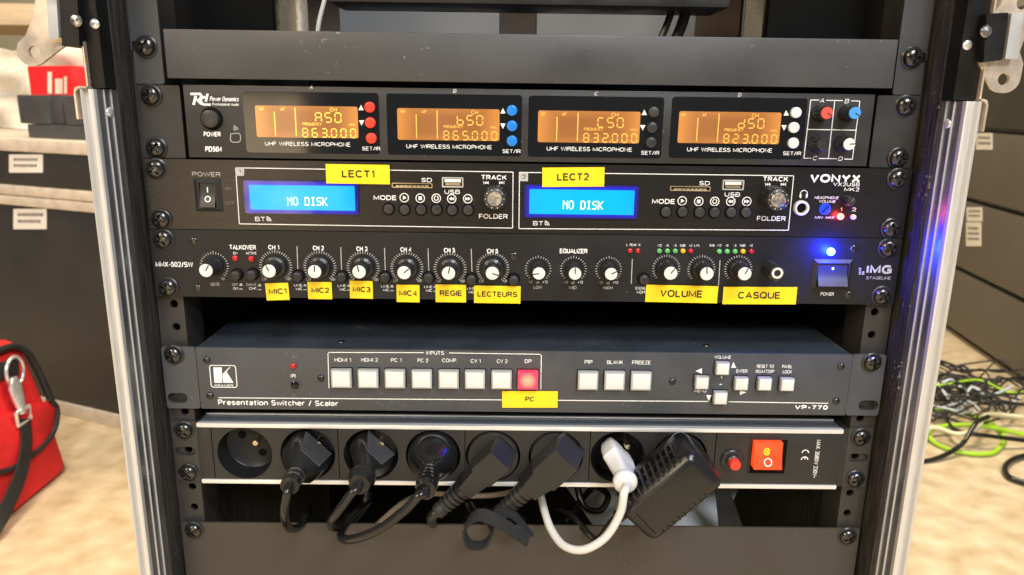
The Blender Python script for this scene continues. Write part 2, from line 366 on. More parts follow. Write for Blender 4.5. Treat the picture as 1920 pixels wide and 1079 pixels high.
# screw: domed pan head with a cross recess on a washer (mesh data shared)
def screw_mesh(name, r, h, cross=True, m='screw_black', hexs=False):
    rings, n = 16, 64; vs = [(0, -h + (0.45 * h if cross or hexs else 0), 0)]; fs = []
    for i in range(1, rings + 1):
        q = i / rings
        for k in range(n):
            a = 2 * math.pi * k / n; x, z = q * r * math.cos(a), q * r * math.sin(a)
            y = -h * math.sqrt(max(0, 1 - (q * 0.98) ** 3.2))
            if cross and q < 0.66 and (abs(x) < 0.14 * r or abs(z) < 0.14 * r): y += 0.60 * h
            if hexs and q < 0.5: y += 0.6 * h
            vs.append((x, y, z))
    for k in range(n): fs.append((0, 1 + k, 1 + (k + 1) % n))
    for i in range(rings - 1):
        for k in range(n): a = 1 + i * n; fs.append((a + k, a + n + k, a + n + (k + 1) % n, a + (k + 1) % n))
    fs.append(tuple(1 + (rings - 1) * n + k for k in range(n)))
    me = bpy.data.meshes.new(name); me.from_pydata(vs, [], fs)
    bm = bmesh.new(); bm.from_mesh(me); bmesh.ops.recalc_face_normals(bm, faces=bm.faces[:]); bm.to_mesh(me); bm.free()
    me.polygons.foreach_set('use_smooth', [True] * len(me.polygons)); me.set_sharp_from_angle(angle=R(40)); me.materials.append(MT[m]); return me
ME_RACK = screw_mesh('screw', 0.0056, 0.0033); ME_SMALL = screw_mesh('small_screw', 0.0026, 0.0009); ME_HEX = screw_mesh('hex_screw', 0.0024, 0.0016, False, 'screw_black', True)
ME_RIVET = screw_mesh('rivet', 0.0028, 0.0013, False, 'chrome')
wm = MB(); wm.lathe((0, 0, 0), [(0.0030, 0), (0.0066, 0), (0.0068, 0.0006), (0.0060, 0.0011), (0.0030, 0.0011)], 28)
ME_WASH = bpy.data.meshes.new('washer'); ME_WASH.from_pydata(wm.v, [], wm.f); ME_WASH.materials.append(MT['washer_black'])
ME_WASH.polygons.foreach_set('use_smooth', [True] * len(ME_WASH.polygons)); ME_WASH.set_sharp_from_angle(angle=R(30))
def inst(me, name, c, parent, rot=(0, 0, 0)):
    o = bpy.data.objects.new(name, me); COL.objects.link(o); place(o, c, parent); o.rotation_euler = rot; return o
def rack_screw(parent, x, z, Y):
    a = random.uniform(0, 90); t = (R(random.uniform(-4, 4)), R(a), R(random.uniform(-4, 4)))
    o = inst(ME_RACK, 'screw', (x, Y - 0.001, z), parent, t)
    ww = bpy.data.objects.new('washer', ME_WASH); COL.objects.link(ww); ww.parent = o; ww.location = (0, 0.001, 0)
def small_screw(parent, px, py, Y, me=None):
    p = W(px, py, Y); inst(me or ME_SMALL, 'small_screw', (p.x, Y, p.z), parent, (0, R(random.uniform(0, 90)), 0))
def sticker(parent, t, px, py, wpx, hpx, Y, tw, th, rot=0, lift=0.0004):
    s = sc(px, py, Y); c = W(px, py, Y); a, b = wpx * s / 2, hpx * s / 2
    ca, sa = math.cos(R(rot)), math.sin(R(rot))
    pts = [(c.x + x * ca - z * sa, c.z + x * sa + z * ca) for x, z in ((-a, -b), (a, -b), (a, b), (-a, b))]
    mb = MB(); mb.plate(pts, [], Y - lift, Y - lift + 0.0003)
    o = obj('name_label', mb, 'label_yellow', parent, 'yellow printed label reading ' + t)
    T(o, t, px, py, tw, th, Y - lift, 'print_black', 0.017, rot=rot, lift=0.00012)
    return o
def disc_button(parent, px, py, rpx, Y, h, m, name='button', dome=0.25, n=24, collar=False):
    s = sc(px, py, Y); c = W(px, py, Y); r = rpx * s
    mb = MB(); mb.lathe((c.x, Y, c.z), [(r, -0.001), (r, h * 0.75), (r * 0.92, h * (0.75 + dome * .55)), (r * 0.7, h * (0.75 + dome * .85)), (r * .35, h * (.75 + dome)), (0, h * (0.75 + dome * 1.03))], n)
    o = obj(name, mb, m, parent)
    if collar:
        k = MB(); k.lathe((c.x, Y, c.z), [(r * 1.05, 0), (r * 1.28, 0), (r * 1.28, 0.0003), (r * 1.05, 0.0003)], n); obj('button_collar', k, 'hole_black', o)
    return o
def led(parent, px, py, rpx, Y, m, name='indicator_light'): return disc_button(parent, px, py, rpx, Y, 0.0016, m, name, 0.6, 14)
def lamp(loc, power, col, name, r=0.002):
    l = bpy.data.lights.new(name, 'POINT'); l.energy = power; l.color = col; l.shadow_soft_size = r
    o = bpy.data.objects.new(name, l); COL.objects.link(o); o.location = loc
def knob(parent, px, py, Y, rb, rc, ln, ang, cap='white_cap', skirt=True, pointer='print_black', name='knob', flutes=16, capd=0.0004, caprim=1.0):
    s = sc(px, py, Y); c = W(px, py, Y); rb *= s; rc *= s; n = flutes * 4
    prof = ([(rb, 0), (rb, 0.0015), (rb * .93, 0.0028), (rc * 1.18, 0.0036)] if skirt else [(rb, 0), (rb * 0.98, 0.002)]) + [(rc * 1.12, ln * .6), (rc * 1.04, ln * 0.96), (rc * caprim * 0.97, ln)]
    vs = []; fs = []; q = Vector((0, -1, 0)).to_track_quat('Z', 'Y')
    for j, (r, h) in enumerate(prof):
        for i in range(n):
            a = 2 * math.pi * i / n
            g = 0.93 if (i % 4 == 0 and ((not skirt) or j >= 3) and j < len(prof) - 1) else 1
            vs.append((c.x + r * g * math.cos(a), Y - h, c.z + r * g * math.sin(a)))
    for j in range(len(prof) - 1):
        for i in range(n): fs.append((j * n + i, j * n + (i + 1) % n, (j + 1) * n + (i + 1) % n, (j + 1) * n + i))
    fs.append(tuple((len(prof) - 1) * n + i for i in range(n)))
    mb = MB(); mb.add(vs, fs); o = obj(name, mb, 'knob_black', parent, smooth=30)
    k = MB(); k.lathe((c.x, Y - ln + 0.0003, c.z), [(rc * .95, 0), (rc * .95, 0.0003 + capd), (rc * .88, 0.0006 + capd), (0, 0.0006 + capd)], 28); obj('knob_cap', k, cap, o)
    if pointer:
        y = Y - ln - capd - 0.00042; a = R(90 - ang); m_ = MB()
        seg(m_, (c.x + rc * .0 * math.cos(a), c.z), (c.x + rc * .93 * math.cos(a), c.z + rc * .93 * math.sin(a)), rc * .17, y); obj('pointer_mark', m_, pointer, o)
    return o
def dial(parent, px, py, r0, r1, Y, n=27, a0=-135, a1=135):
    s = sc(px, py, Y); c = W(px, py, Y); mb = MB()
    for i in range(n):
        a = R(90 - (a0 + (a1 - a0) * i / (n - 1))); rr = r1 * (1.05 if i == n // 2 else 1)
        seg(mb, (c.x + r0 * s * math.cos(a), c.z + r0 * s * math.sin(a)), (c.x + rr * s * math.cos(a), c.z + rr * s * math.sin(a)), 1.2 * s, Y - PR)
    return obj('dial_scale', mb, 'print_grey', parent)
def boxpx(px, py, wpx, hpx, Y0, Y1, Yref=None):          # extents of a panel-parallel box centred on a pixel of its base plane
    s = sc(px, py, Yref if Yref is not None else Y0); c = W(px, py, Yref if Yref is not None else Y0)
    return (c.x - wpx * s / 2, c.x + wpx * s / 2, Y0, Y1, c.z - hpx * s / 2, c.z + hpx * s / 2)
def ear_holes(zs, x=0.23256, hw=0.0022, r=0.0034):
    return [slot(sx * x, z, hw, r) for sx in (-1, 1) for z in zs]
# stroke lettering: plain sans capitals and figures drawn as ribbons of even weight
def _arc(cx, cy, rx, ry, a0, a1, e=2.0, n=10):
    o = []
    for i in range(n + 1):
        a = R(a0 + (a1 - a0) * i / n); c, s = math.cos(a), math.sin(a)
        o.append((cx + rx * math.copysign(abs(c) ** (2 / e), c), cy + ry * math.copysign(abs(s) ** (2 / e), s)))
    return o
def glyph(ch, e):
    A_ = lambda *a: _arc(*a, e=e)
    G = {
     'A': (.74, [[(0, 0), (.37, 1), (.74, 0)], [(.13, .32), (.61, .32)]]) , 'B': (.66, [[(0, .53), (.40, .53)] + A_(.40, .765, .22, .235, -90, 90)[1:] + [(0, 1), (0, 0), (.42, 0)] + A_(.42, .265, .24, .265, -90, 90)[1:]]),
     'C': (.72, [_arc(.38, .5, .38, .5, 42, 318, e, 20)]), 'D': (.70, [[(0, 0), (0, 1), (.30, 1)] + A_(.30, .5, .40, .5, 90, -90) + [(0, 0)]]),
     'E': (.58, [[(.58, 1), (0, 1), (0, 0), (.6, 0)], [(0, .52), (.54, .52)]]), 'F': (.55, [[(.57, 1), (0, 1), (0, 0)], [(0, .5), (.5, .5)]]),
     'G': (.76, [_arc(.40, .5, .40, .5, 42, 270, e, 18) + [(.74, .12), (.74, .47), (.42, .47)]]), 'H': (.68, [[(0, 0), (0, 1)], [(.68, 0), (.68, 1)], [(0, .52), (.68, .52)]]),
     'I': (.0, [[(0, 0), (0, 1)]]), 'J': (.5, [[(.5, 1), (.5, .28)] + A_(.25, .26, .25, .26, 0, -180)]), 'K': (.66, [[(0, 0), (0, 1)], [(.62, 1), (.02, .38)], [(.24, .60), (.68, 0)]]),
     'L': (.53, [[(0, 1), (0, 0), (.53, 0)]]), 'M': (.80, [[(0, 0), (0, 1), (.40, .12), (.80, 1), (.80, 0)]]), 'N': (.68, [[(0, 0), (0, 1), (.68, 0), (.68, 1)]]),
     'O': (.78, [_arc(.39, .5, .39, .5, 90, 450, e, 26)]), 'P': (.62, [[(0, 0), (0, 1), (.36, 1)] + A_(.36, .735, .26, .265, 90, -90) + [(0, .47)]]),
     'Q': (.78, [_arc(.39, .5, .39, .5, 90, 450, e, 26), [(.46, .26), (.80, -.06)]]), 'R': (.66, [[(0, 0), (0, 1), (.38, 1)] + A_(.38, .75, .26, .25, 90, -90) + [(0, .5)], [(.36, .5), (.68, 0)]]),
     'S': (.64, [A_(.32, .745, .29, .255, 25, 180) + A_(.32, .745, .29, .245, 180, 262)[1:] + A_(.32, .255, .32, .255, 82, -90)[1:] + A_(.32, .255, .32, .255, -90, -162)[1:]]) ,
     'T': (.66, [[(0, 1), (.66, 1)], [(.33, 1), (.33, 0)]]), 'U': (.68, [[(0, 1), (0, .34)] + A_(.34, .34, .34, .34, 180, 360) + [(.68, 1)]]), 'V': (.70, [[(0, 1), (.35, 0), (.70, 1)]]),
     'W': (1.0, [[(0, 1), (.25, 0), (.5, .95), (.75, 0), (1.0, 1)]]), 'X': (.68, [[(0, 0), (.66, 1)], [(.02, 1), (.68, 0)]]), 'Y': (.70, [[(0, 1), (.35, .45), (.70, 1)], [(.35, .47), (.35, 0)]]), 'Z': (.62, [[(.02, 1), (.62, 1), (0, 0), (.64, 0)]]),
     '0': (.56, [_arc(.28, .5, .28, .5, 90, 450, e, 24)]), '1': (.28, [[(0, .78), (.24, 1), (.24, 0)]]), '2': (.56, [A_(.28, .70, .27, .30, 165, -30) + [(0, 0), (.57, 0)]]),
     '3': (.56, [A_(.27, .745, .25, .255, 155, -88) + A_(.27, .25, .29, .25, 88, -158)[0:]]), '4': (.60, [[(.45, 0), (.45, 1), (0, .30), (.60, .30)]]), '5': (.56, [[(.52, 1), (.10, 1), (.04, .48)] + A_(.28, .32, .28, .32, 130, -155)]),
     '6': (.56, [A_(.28, .31, .28, .31, 180, -180) + A_(.30, .45, .30, .55, 180, 50)]), '7': (.54, [[(0, 1), (.54, 1), (.18, 0)]]), '8': (.56, [_arc(.28, .75, .24, .25, 270, -90, e, 20), _arc(.28, .26, .28, .26, 90, 450, e, 20)]), '9': (.56, [A_(.28, .69, .28, .31, 0, 360) + A_(.26, .55, .30, .55, 0, -130)]),
     '-': (.30, [[(0, .40), (.30, .40)]]), '+': (.55, [[(0, .42), (.55, .42)], [(.275, .70), (.275, .14)]]), '/': (.40, [[(0, -.05), (.40, 1.05)]]), '.': (.0, [[(0, 0), (0, .10)]]), '|': (.0, [[(0, -.1), (0, 1.1)]]), '~': (.5, [[(0, .38), (.13, .50), (.36, .36), (.5, .48)]]),
     'd': (.52, [[(.52, 1), (.52, 0)], _arc(.26, .33, .26, .33, 0, 360, e, 18)]), 'z': (.45, [[(0, .66), (.45, .66), (0, 0), (.47, 0)]]), ' ': (.24, []),
     'r': (.38, [[(0, 0), (0, .7)], [(0, .40), (.08, .60), (.20, .70), (.38, .70)]]), 'e': (.58, [[(.02, .36), (.58, .36)] + A_(.29, .35, .29, .35, 5, 318)[1:]]), 's': (.50, [A_(.25, .53, .23, .17, 25, 255) + A_(.25, .18, .25, .18, 78, -160)]),
     'n': (.54, [[(0, 0), (0, .7)], [(0, .40)] + A_(.27, .42, .27, .28, 180, 0) + [(.54, 0)]]), 't': (.42, [[(.16, .92), (.16, .15)] + A_(.30, .15, .14, .15, 180, 280), [(0, .7), (.42, .7)]]), 'a': (.52, [[(.04, .66), (.22, .70), (.42, .68), (.52, .54), (.52, 0)], [(.52, .40), (.22, .39)] + A_(.20, .195, .20, .195, 90, 270) + [(.34, .0), (.52, .10)]]),
     'i': (.0, [[(0, 0), (0, .7)], [(0, .88), (0, 1.02)]]), 'o': (.58, [_arc(.29, .35, .29, .35, 90, 450, e, 20)]), 'w': (.84, [[(0, .7), (.21, 0), (.42, .66), (.63, 0), (.84, .7)]]), 'c': (.52, [_arc(.28, .35, .28, .35, 45, 315, e, 16)]),
     'h': (.54, [[(0, 0), (0, 1)], [(0, .40)] + A_(.27, .42, .27, .28, 180, 0) + [(.54, 0)]]), 'l': (.0, [[(0, 0), (0, 1)]]), 'y': (.54, [[(0, .7), (.28, 0)], [(.54, .7), (.20, -.26)]]),
     'm': (.84, [[(0, 0), (0, .7)], [(0, .44)] + A_(.21, .46, .21, .24, 180, 0) + [(.42, 0)], [(.42, .44)] + A_(.63, .46, .21, .24, 180, 0) + [(.84, 0)]]), 'u': (.54, [[(0, .7), (0, .28)] + A_(.27, .28, .27, .28, 180, 360) + [(.54, .7)], [(.54, .3), (.54, 0)]]), 'f': (.36, [A_(.32, .8, .18, .2, 90, 180) + [(.14, 0)], [(0, .66), (.36, .66)]])}
    return G[ch]
def stroke_ribbon(mb, pts, t, place_fn, y):
    q = [Vector(p) for p in pts]; out = [q[0]]
    for p in q[1:]:
        if (p - out[-1]).length > t * .03: out.append(p)
    q = out
    if len(q) < 2: return
    closed = (q[0] - q[-1]).length < t * .2
    if closed: q = q[:-1]
    n = len(q); L = []; Rr = []
    for i, p in enumerate(q):
        a = q[i - 1] if (i > 0 or closed) else None; b = q[(i + 1) % n] if (i < n - 1 or closed) else None
        d1 = (p - a).normalized() if a is not None else None; d2 = (b - p).normalized() if b is not None else None
        if d1 is None: d1 = d2
        if d2 is None: d2 = d1
        n1 = Vector((-d1.y, d1.x)); n2 = Vector((-d2.y, d2.x)); mm = n1 + n2
        if mm.length < .15: mm = n1 * .15
        mm.normalize(); k = min(1 / max(mm.dot(n1), .38), 1.42); L.append(p + mm * t / 2 * k); Rr.append(p - mm * t / 2 * k)
    for i in range(n if closed else n - 1):
        j = (i + 1) % n; mb.add([place_fn(v, y) for v in (L[i], L[j], Rr[j], Rr[i])], [(0, 1, 2, 3)])
CAPS = set("ABCDEFGHIJKLMNOPQRSTUVWXYZ0123456789-+/.|~dz resntaiowchlymuf")
def T(parent, t, px, py, wpx, hpx, Y, m='print_white', bold=0.012, shear=0, rot=0, lift=PR, name='lettering', sq=2.3, wt=None):
    if not set(t) <= CAPS: return T_font(parent, t, px, py, wpx, hpx, Y, m, bold, shear, rot, lift, name)
    if wt is None: wt = (.13 + bold * 4.0) if hpx > 8.6 else (.125 + bold * 1.8)
    s = sc(px, py, Y); c = W(px, py, Y); tk = wt * hpx * s
    wpx_, hpx_ = wpx * s - tk, hpx * s - tk
    adv = 0; items = []; gaps = .13 + wt * .75
    for ch in t:
        w_, st = glyph(ch, sq); items.append((adv, st)); adv += w_ + gaps
    adv -= gaps; adv = max(adv, 1e-3); vx = max(wpx_, 1e-6) / adv if adv > .05 else hpx_
    if t in '-+': vx = wpx_ / adv
    ca, sa = math.cos(R(rot)), math.sin(R(rot)); mb = MB(); k = 0
    zc_ = {'-': .40, '+': .42}.get(t, .5); hs = hpx_ if t not in '-+' else vx
    if t == '-': tk = hpx * s
    def pf(v, y): a = v.x + shear * v.y; return (c.x + a * ca - v.y * sa, y, c.z + a * sa + v.y * ca)
    for off, st in items:
        for g_ in st:
            stroke_ribbon(mb, [((off + x - adv / 2) * vx, (z - zc_) * hs) for x, z in g_], tk, pf, Y - lift - (k % 4) * 6e-6); k += 1
    return obj(name, mb, m, parent)

# ================================================================ the setting
fl = MB(); fl.add([(-8, -6, 0), (8, -6, 0), (8, 9, 0), (-8, 9, 0)], [(0, 1, 2, 3)]); struct('floor', fl, 'floor_tan')
wl = MB(); wl.box(-8, 8, 4.2, 4.3, 0, 4); struct('wall', wl, 'wall_cream')

# ================================================================ the rack case
XI = 0.2447
case = thing('flight_case', 'black rack flight case with ribbed aluminium edge profiles holding the audio units', 'flight case', (0, 0.2, 0))
ZT, ZB = GZ + 0.30, 0.10
for sx in (-1, 1):
    m = MB(); m.box(sx * XI, sx * (XI + 0.0095), -0.016, 0.42, ZB, ZT); obj('side_panel', m, 'ply_edge', case)
    top = GZ + 0.0030
    kx = .86 if sx < 0 else 1.0
    def extr(prof, nm, mt, par):
        prof = [(t * kx, y) for t, y in prof]
        vs = [(sx * (XI + 0.0016 + t), y, ZB) for t, y in prof] + [(sx * (XI + 0.0016 + t), y, top) for t, y in prof]; n = len(prof)
        tr = tessellate_polygon([[Vector((t, y, 0)) for t, y in prof]])
        m = MB(); m.add(vs, [(i, (i + 1) % n, n + (i + 1) % n, n + i) for i in range(n)] + [tuple(t) for t in tr] + [tuple(n + i for i in t) for t in tr])
        return obj(nm, m, mt, par, smooth=20)
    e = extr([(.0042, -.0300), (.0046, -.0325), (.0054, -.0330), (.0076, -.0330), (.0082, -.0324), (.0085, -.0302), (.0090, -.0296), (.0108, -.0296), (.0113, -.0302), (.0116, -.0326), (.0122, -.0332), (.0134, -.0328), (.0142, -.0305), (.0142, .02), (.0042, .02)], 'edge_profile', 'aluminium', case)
    extr([(0, -.006), (0, -.0170), (.0040, -.0298), (.0040, 0)], 'inner_flange', 'aluminium_shaded', e)
    fl_ = lambda k, o: (.0040 * k - .956 * o, -.0170 - .0128 * k - .29 * o)
    for k0 in (.18, .58): extr([fl_(k0, -.0001), fl_(k0 + .01, .0006), fl_(k0 + .06, .0008), fl_(k0 + .08, -.0001)], 'profile_ridge', 'aluminium', e)
    rx = sx * (XI + 0.0062)
    inst(ME_RIVET, 'rivet', (sx * (XI + .0016 + .0015 * kx), -.0224, GZ - 0.010), e, (0, 0, -sx * R(73)))
    # black steel frame over the end of the profile, with a bright folded lip
    wf = .0086 if sx < 0 else .0138
    m = MB(); m.box(sx * (XI + 0.0005), sx * (XI + wf), -0.0285, 0.04, top + 0.0006, ZT, 0.0006); g = obj('upper_frame', m, 'laminate_black', case)
    m = MB(); m.box(sx * (XI + wf + .0002), sx * (XI + wf + .0014), -0.0312, 0.04, top + 0.0004, ZT, 0.0003)
    obj('steel_lip', m, 'nickel_warm', g)
    q = MB()
    dk_ = .0082 if sx < 0 else .0062
    path = [(XI + wf, top + 0.0014), (XI + 0.0215 - dk_, top + 0.0014), (XI + 0.0236 - dk_, top + 0.0006), (XI + 0.0246 - dk_, top - 0.002), (XI + 0.0246 - dk_, top - 0.017)]
    th = 0.0012; poly = [(sx * a, b) for a, b in path] + [(sx * (a - (th if i > 1 else 0)), b - (th if i < 3 else 0)) for i, (a, b) in reversed(list(enumerate(path)))]
    q.plate(poly, [], -0.0336, 0.03); obj('corner_hook', q, 'nickel_warm', case)
    inst(ME_RIVET, 'rivet', (sx * (XI + (0.0022 if sx < 0 else 0.0036)), -0.0288, GZ + (0.0385 if sx < 0 else 0.034)), g)
    # rack rail with square pitch of holes
    zs = [Z(-v) for v in (133.35, 149.225, 177.8, 193.675, 209.55, 222.25, 238.1, 254, 266.7, 282.575)]
    xa, xb = sx * 0.2435, sx * 0.2262
    m = MB(); m.plate(rrect(xa, xb, Z(-420), Z(120), 0.0004, 1), [circ(sx * 0.23256, z, 0.0027, 16) for z in zs], 0.0024, 0.0045)
    rl = obj('rack_rail', m, 'rail_black', case)
    m = MB(); m.box(xb, xb + sx * 0.0018, 0.0048, 0.030, Z(-420), Z(120)); obj('rail_flange', m, 'rail_black', rl)
m = MB(); m.box(-XI + .0005, XI - .0005, 0.415, 0.42, ZB, ZT); obj('back_panel', m, 'interior_black', case)
m = MB(); m.box(-XI + .0005, XI - .0005, 0.0, 0.414, ZB + .001, ZB + 0.012); obj('base_panel', m, 'interior_black', case)
m = MB(); m.box(-XI - .02, XI + .02, -0.02, 0.42, ZT + 0.001, ZT + 0.012); obj('top_panel', m, 'laminate_black', case)
for sx in (-1, 1):
    for y in (0.03, 0.37):
        m = MB(); m.lathe((sx * 0.20, y, 0.05), [(0.012, -0.016), (0.046, -0.016), (0.050, -0.010), (0.050, 0.010), (0.046, 0.016), (0.012, 0.016)], 24, (1, 0, 0)); wv = obj('castor', m, 'plastic_black', case)
        m = MB(); m.box(sx * .20 - .022, sx * .20 + .022, y - .02, y + .02, 0.09, ZB - 0.0005); obj('castor_fork', m, 'steel', wv)
# latch plates hinged on the upper frame
def latch(poly, holes, bar, strap, Y, lab):
    t = case
    m = MB(); m.plate([xz(a, b, Y) for a, b in poly], [circ(*xz(a, b, Y), r * sc(a, b, Y), 18) for a, b, r in holes], Y, Y + 0.0022)
    p = obj('latch_plate', m, 'nickel_warm', t, lab)
    m = MB(); m.plate([xz(a, b, Y) for a, b in bar], [], Y - 0.006, Y - 0.001); obj('chrome_bar', m, 'chrome', p)
    m = MB(); m.plate([xz(a, b, Y) for a, b in strap], [], Y - 0.005, Y + 0.018); obj('latch_block', m, 'laminate_black', p)
    return p
def arcpx(cx, cy, r, a0, a1, n=10): return [(cx + r * math.cos(R(a0 + (a1 - a0) * i / n)), cy + r * math.sin(R(a0 + (a1 - a0) * i / n))) for i in range(n + 1)]
lp = latch([(98, -60), (40, -60), (66, 0), (62, 30), (47, 68)] + arcpx(62, 93, 31, 205, 60, 10) + [(112, 93), (126, 84)], [(64, 98, 11)], [(95, -60), (114, -60), (122, 73), (104, 78)], [(118, -60), (152, -60), (158, 88), (126, 88)], -0.03, 'bare steel latch plate beside the red box')
rp = latch([(1834, 116), (1850, 150)] + arcpx(1881, 142, 33, 130, 15, 8) + [(1919, 120), (1912, 98), (1925, 60), (1950, 0), (1960, -60), (1905, -60), (1876, 10), (1862, 26)], [(1882, 149, 11), (1918, 6, 12)], [(1884, 28), (1906, 26), (1896, 112), (1872, 112)], [(1840, 28), (1880, 26), (1868, 114), (1834, 118)], -0.03, 'bare steel latch plate beside the dark stacked cases')
for q, (a, b) in ((lp, (148, 40)), (rp, (1843, 60))):
    p = W(a, b, -0.034); m = MB(); m.lathe((p.x, -0.036, p.z), [(0.0026, 0), (0.0034, 0.001), (0.0026, 0.002), (0, 0.0024)], 16); obj('latch_pin', m, 'steel', q)

# ================================================================ rack shelf at the top
sh = thing('rack_shelf', 'black steel rack shelf with a plain folded front lip above the receiver', 'shelf', (0, 0, Z(6.5)))
for sx in (-1, 1): m = MB(); m.plate(rrect(sx * 0.2413, sx * 0.2238, Z(6.8), Z(120), 0.001, 1), [slot(sx * 0.2345, Z(28.575), 0.0042, 0.0034)], 0.0, 0.002); obj('mounting_ear', m, 'shelf_black', sh)
m = MB(); m.box(-0.2183, 0.2192, -0.0080, -0.0060, Z(10.1), Z(38.3), 0.0008); lip = obj('front_lip', m, 'shelf_black', sh)
m = MB(); m.box(-0.2180, 0.2188, -0.0058, 0.36, Z(36.4), Z(38.0), 0.0003); obj('shelf_tray', m, 'shelf_black', sh)
for sx in (-1, 1): rack_screw(sh, sx * 0.23256, Z(28.575), 0)
# things standing behind the lip
for pa, pb, lb in ((636, 937, 'grey flat-fronted box on the rack shelf beside the white cable'), (1006, 1305, 'grey flat-fronted box on the rack shelf behind the leaning black cables')):
    m = MB(); m.box(W(pa, 40, .2).x, W(pb, 40, .2).x, 0.20, 0.235, Z(38.5), Z(150), 0.002); tag(obj('equipment_box', m, 'interior_grey', None), lb, 'box')
m = MB(); m.box(-XI + .001, XI - .001, 0.40, 0.412, Z(39), Z(290)); obj('back_lining', m, 'interior_brown', case)
t = thing('support_stand', 'black monitor stand with two bright metal tubes standing on the shelf', 'stand', (0, .12, Z(38.4)))
for px, r in ((560, 0.0068), (1408, 0.0062)):
    p = W(px, 40, 0.10); m = MB(); m.tube([(p.x, 0.10, Z(38.4)), (p.x, 0.10, Z(160))], r, 20, sub=1); obj('post', m, 'nickel_warm' if px < 900 else 'steel', t)
for px in (521, 1434):
    p = W(px, 40, 0.05); m = MB(); m.box(p.x - .0014, p.x + .0014, 0.05, 0.09, Z(38.4), Z(150)); obj('side_strip', m, 'brass', t)
for xa, xb in ((-0.2195, W(512, 40, .04).x), (W(1440, 40, .04).x, 0.2195)):
    m = MB(); m.box(xa, xb, 0.040, 0.048, Z(38.4), Z(150), .001); obj('side_plate', m, 'interior_black', t)
p0, p1 = W(596, 6, 0.06), W(1334, 14, 0.06)
m = MB(); m.box(-0.135, 0.135, 0.055, 0.104, p0.z, p0.z + 0.02, 0.003); obj('crossbar', m, 'plastic_black', t)
def shelf_cable(pts, r, mt, lab):
    m = MB(); m.tube(pts, r, 10); tag(obj('cable', m, mt), lab, 'cable')
a = W(596, 52, .08); shelf_cable([(a.x - .001, .08, Z(38.5 + 1.5)), (a.x + .001, .08, Z(52)), (a.x + .006, .085, Z(75)), (a.x + .004, .1, Z(110))], 0.0016, 'cable_white', 'thin white cable rising behind the shelf lip')
a = W(1246, 52, .08); shelf_cable([(a.x - .004, .08, Z(39.5)), (a.x + .002, .08, Z(55)), (a.x + .010, .085, Z(80))], 0.0026, 'cable_black', 'black cable with a pale sheen leaning behind the shelf lip')
a = W(1268, 52, .09); shelf_cable([(a.x - .002, .09, Z(40)), (a.x + .004, .09, Z(55)), (a.x + .011, .095, Z(80))], 0.0040, 'plastic_black', 'thick dark cable leaning behind the shelf lip')

# ================================================================ wireless receiver
Y = -0.004
rc = thing('wireless_receiver', 'black four-channel wireless microphone receiver with amber displays', 'receiver', (0, 0, Z(-38)))
for sx in (-1, 1): m = MB(); m.plate(rrect(sx * 0.2413, sx * 0.2150, Z(-37.9), Z(6.2), 0.0006, 1), [slot(sx * .23256, Z(v), .0022, .0034) for v in (0, -31.75)], 0.0, 0.0022); obj('mounting_ear', m, 'ear_black', rc)
m = MB(); m.box(-0.2112, 0.2115, Y, -0.0003, Z(-37.0), Z(6.6), 0.0005); obj('front_panel', m, 'receiver_black', rc)
m = MB(); m.box(-0.2160, 0.2160, 0.0060, 0.20, Z(-36.0), Z(4.0)); obj('chassis', m, 'interior_black', rc)
for sx in (-1, 1):
    for z in (0, -31.75): rack_screw(rc, sx * 0.23256, Z(z), 0)
em = MB(); px_f = lambda v, y: (lambda w_: (w_.x, y, w_.z))(W(v.x, v.y, Y))
for i, (st_, wd_) in enumerate((([(357, 176.5), (375, 176.5), (378, 180), (375, 187), (369, 188)], 4.6), ([(367.5, 180), (363, 197)], 5), ([(370, 188), (376, 194), (382, 196.5), (395, 196.5)], 4), ([(389.5, 176), (386, 191)], 4.6), ([(385, 182), (379, 184), (376, 190), (380, 194)], 4))):
    stroke_ribbon(em, st_, wd_, px_f, Y - PR - i * 6e-6)
obj('maker_emblem', em, 'print_white', rc)
T(rc, 'Power Dynamics', 421, 186, 54, 8.5, Y, shear=0.2, bold=0.014); T(rc, 'Professional Audio', 423, 196, 50, 5, Y, shear=0.25, bold=0.014)
disc_button(rc, 397, 223, 16.5, Y, 0.0045, 'button_dark', 'power_button', 0.2, 32, True)
T(rc, 'POWER', 398, 252, 32, 9, Y, bold=0.02, shear=0.1); T(rc, 'PD504', 401, 280, 32, 10, Y, bold=0.02, shear=0.1)
q = [(433, 251), (448, 250), (451, 254), (451, 264), (447, 267), (436, 267), (432, 263)]; pline(rc, q, 1.3, Y, 'print_grey', closed=True)
m = MB(); c = xz(437, 247, Y); s_ = sc(437, 247, Y)
for r in (4, 7, 10): ring(m, c, r * s_, (r + 1.4) * s_, Y - PR, 20, 80, 6)
obj('printed_mark', m, 'print_grey', rc)
chan = [('A', (576, 229), (585, 231), 'A50', '863.000', 'red_button', [(694, 202), (695, 231), (697, 260)], (584, 164), 'lcd_amber_seg'),
        ('B', (841, 234), (852, 235), 'b50', '865.000', 'blue_button', [(960, 208), (960, 237), (960, 265)], (853, 171), 'lcd_amber_seg_dim'),
        ('C', (1104, 238.5), (1116.5, 239), 'C50', '832.000', 'button_dark', [(1225, 211), (1222, 240), (1220, 268)], (1118, 176), 'lcd_amber_seg_dim'),
        ('D', (1367, 240), (1383, 241), 'd50', '823.000', 'white_cap', [(1491, 212), (1487, 240), (1486, 269)], (1387, 178), 'lcd_amber_seg_dim')]
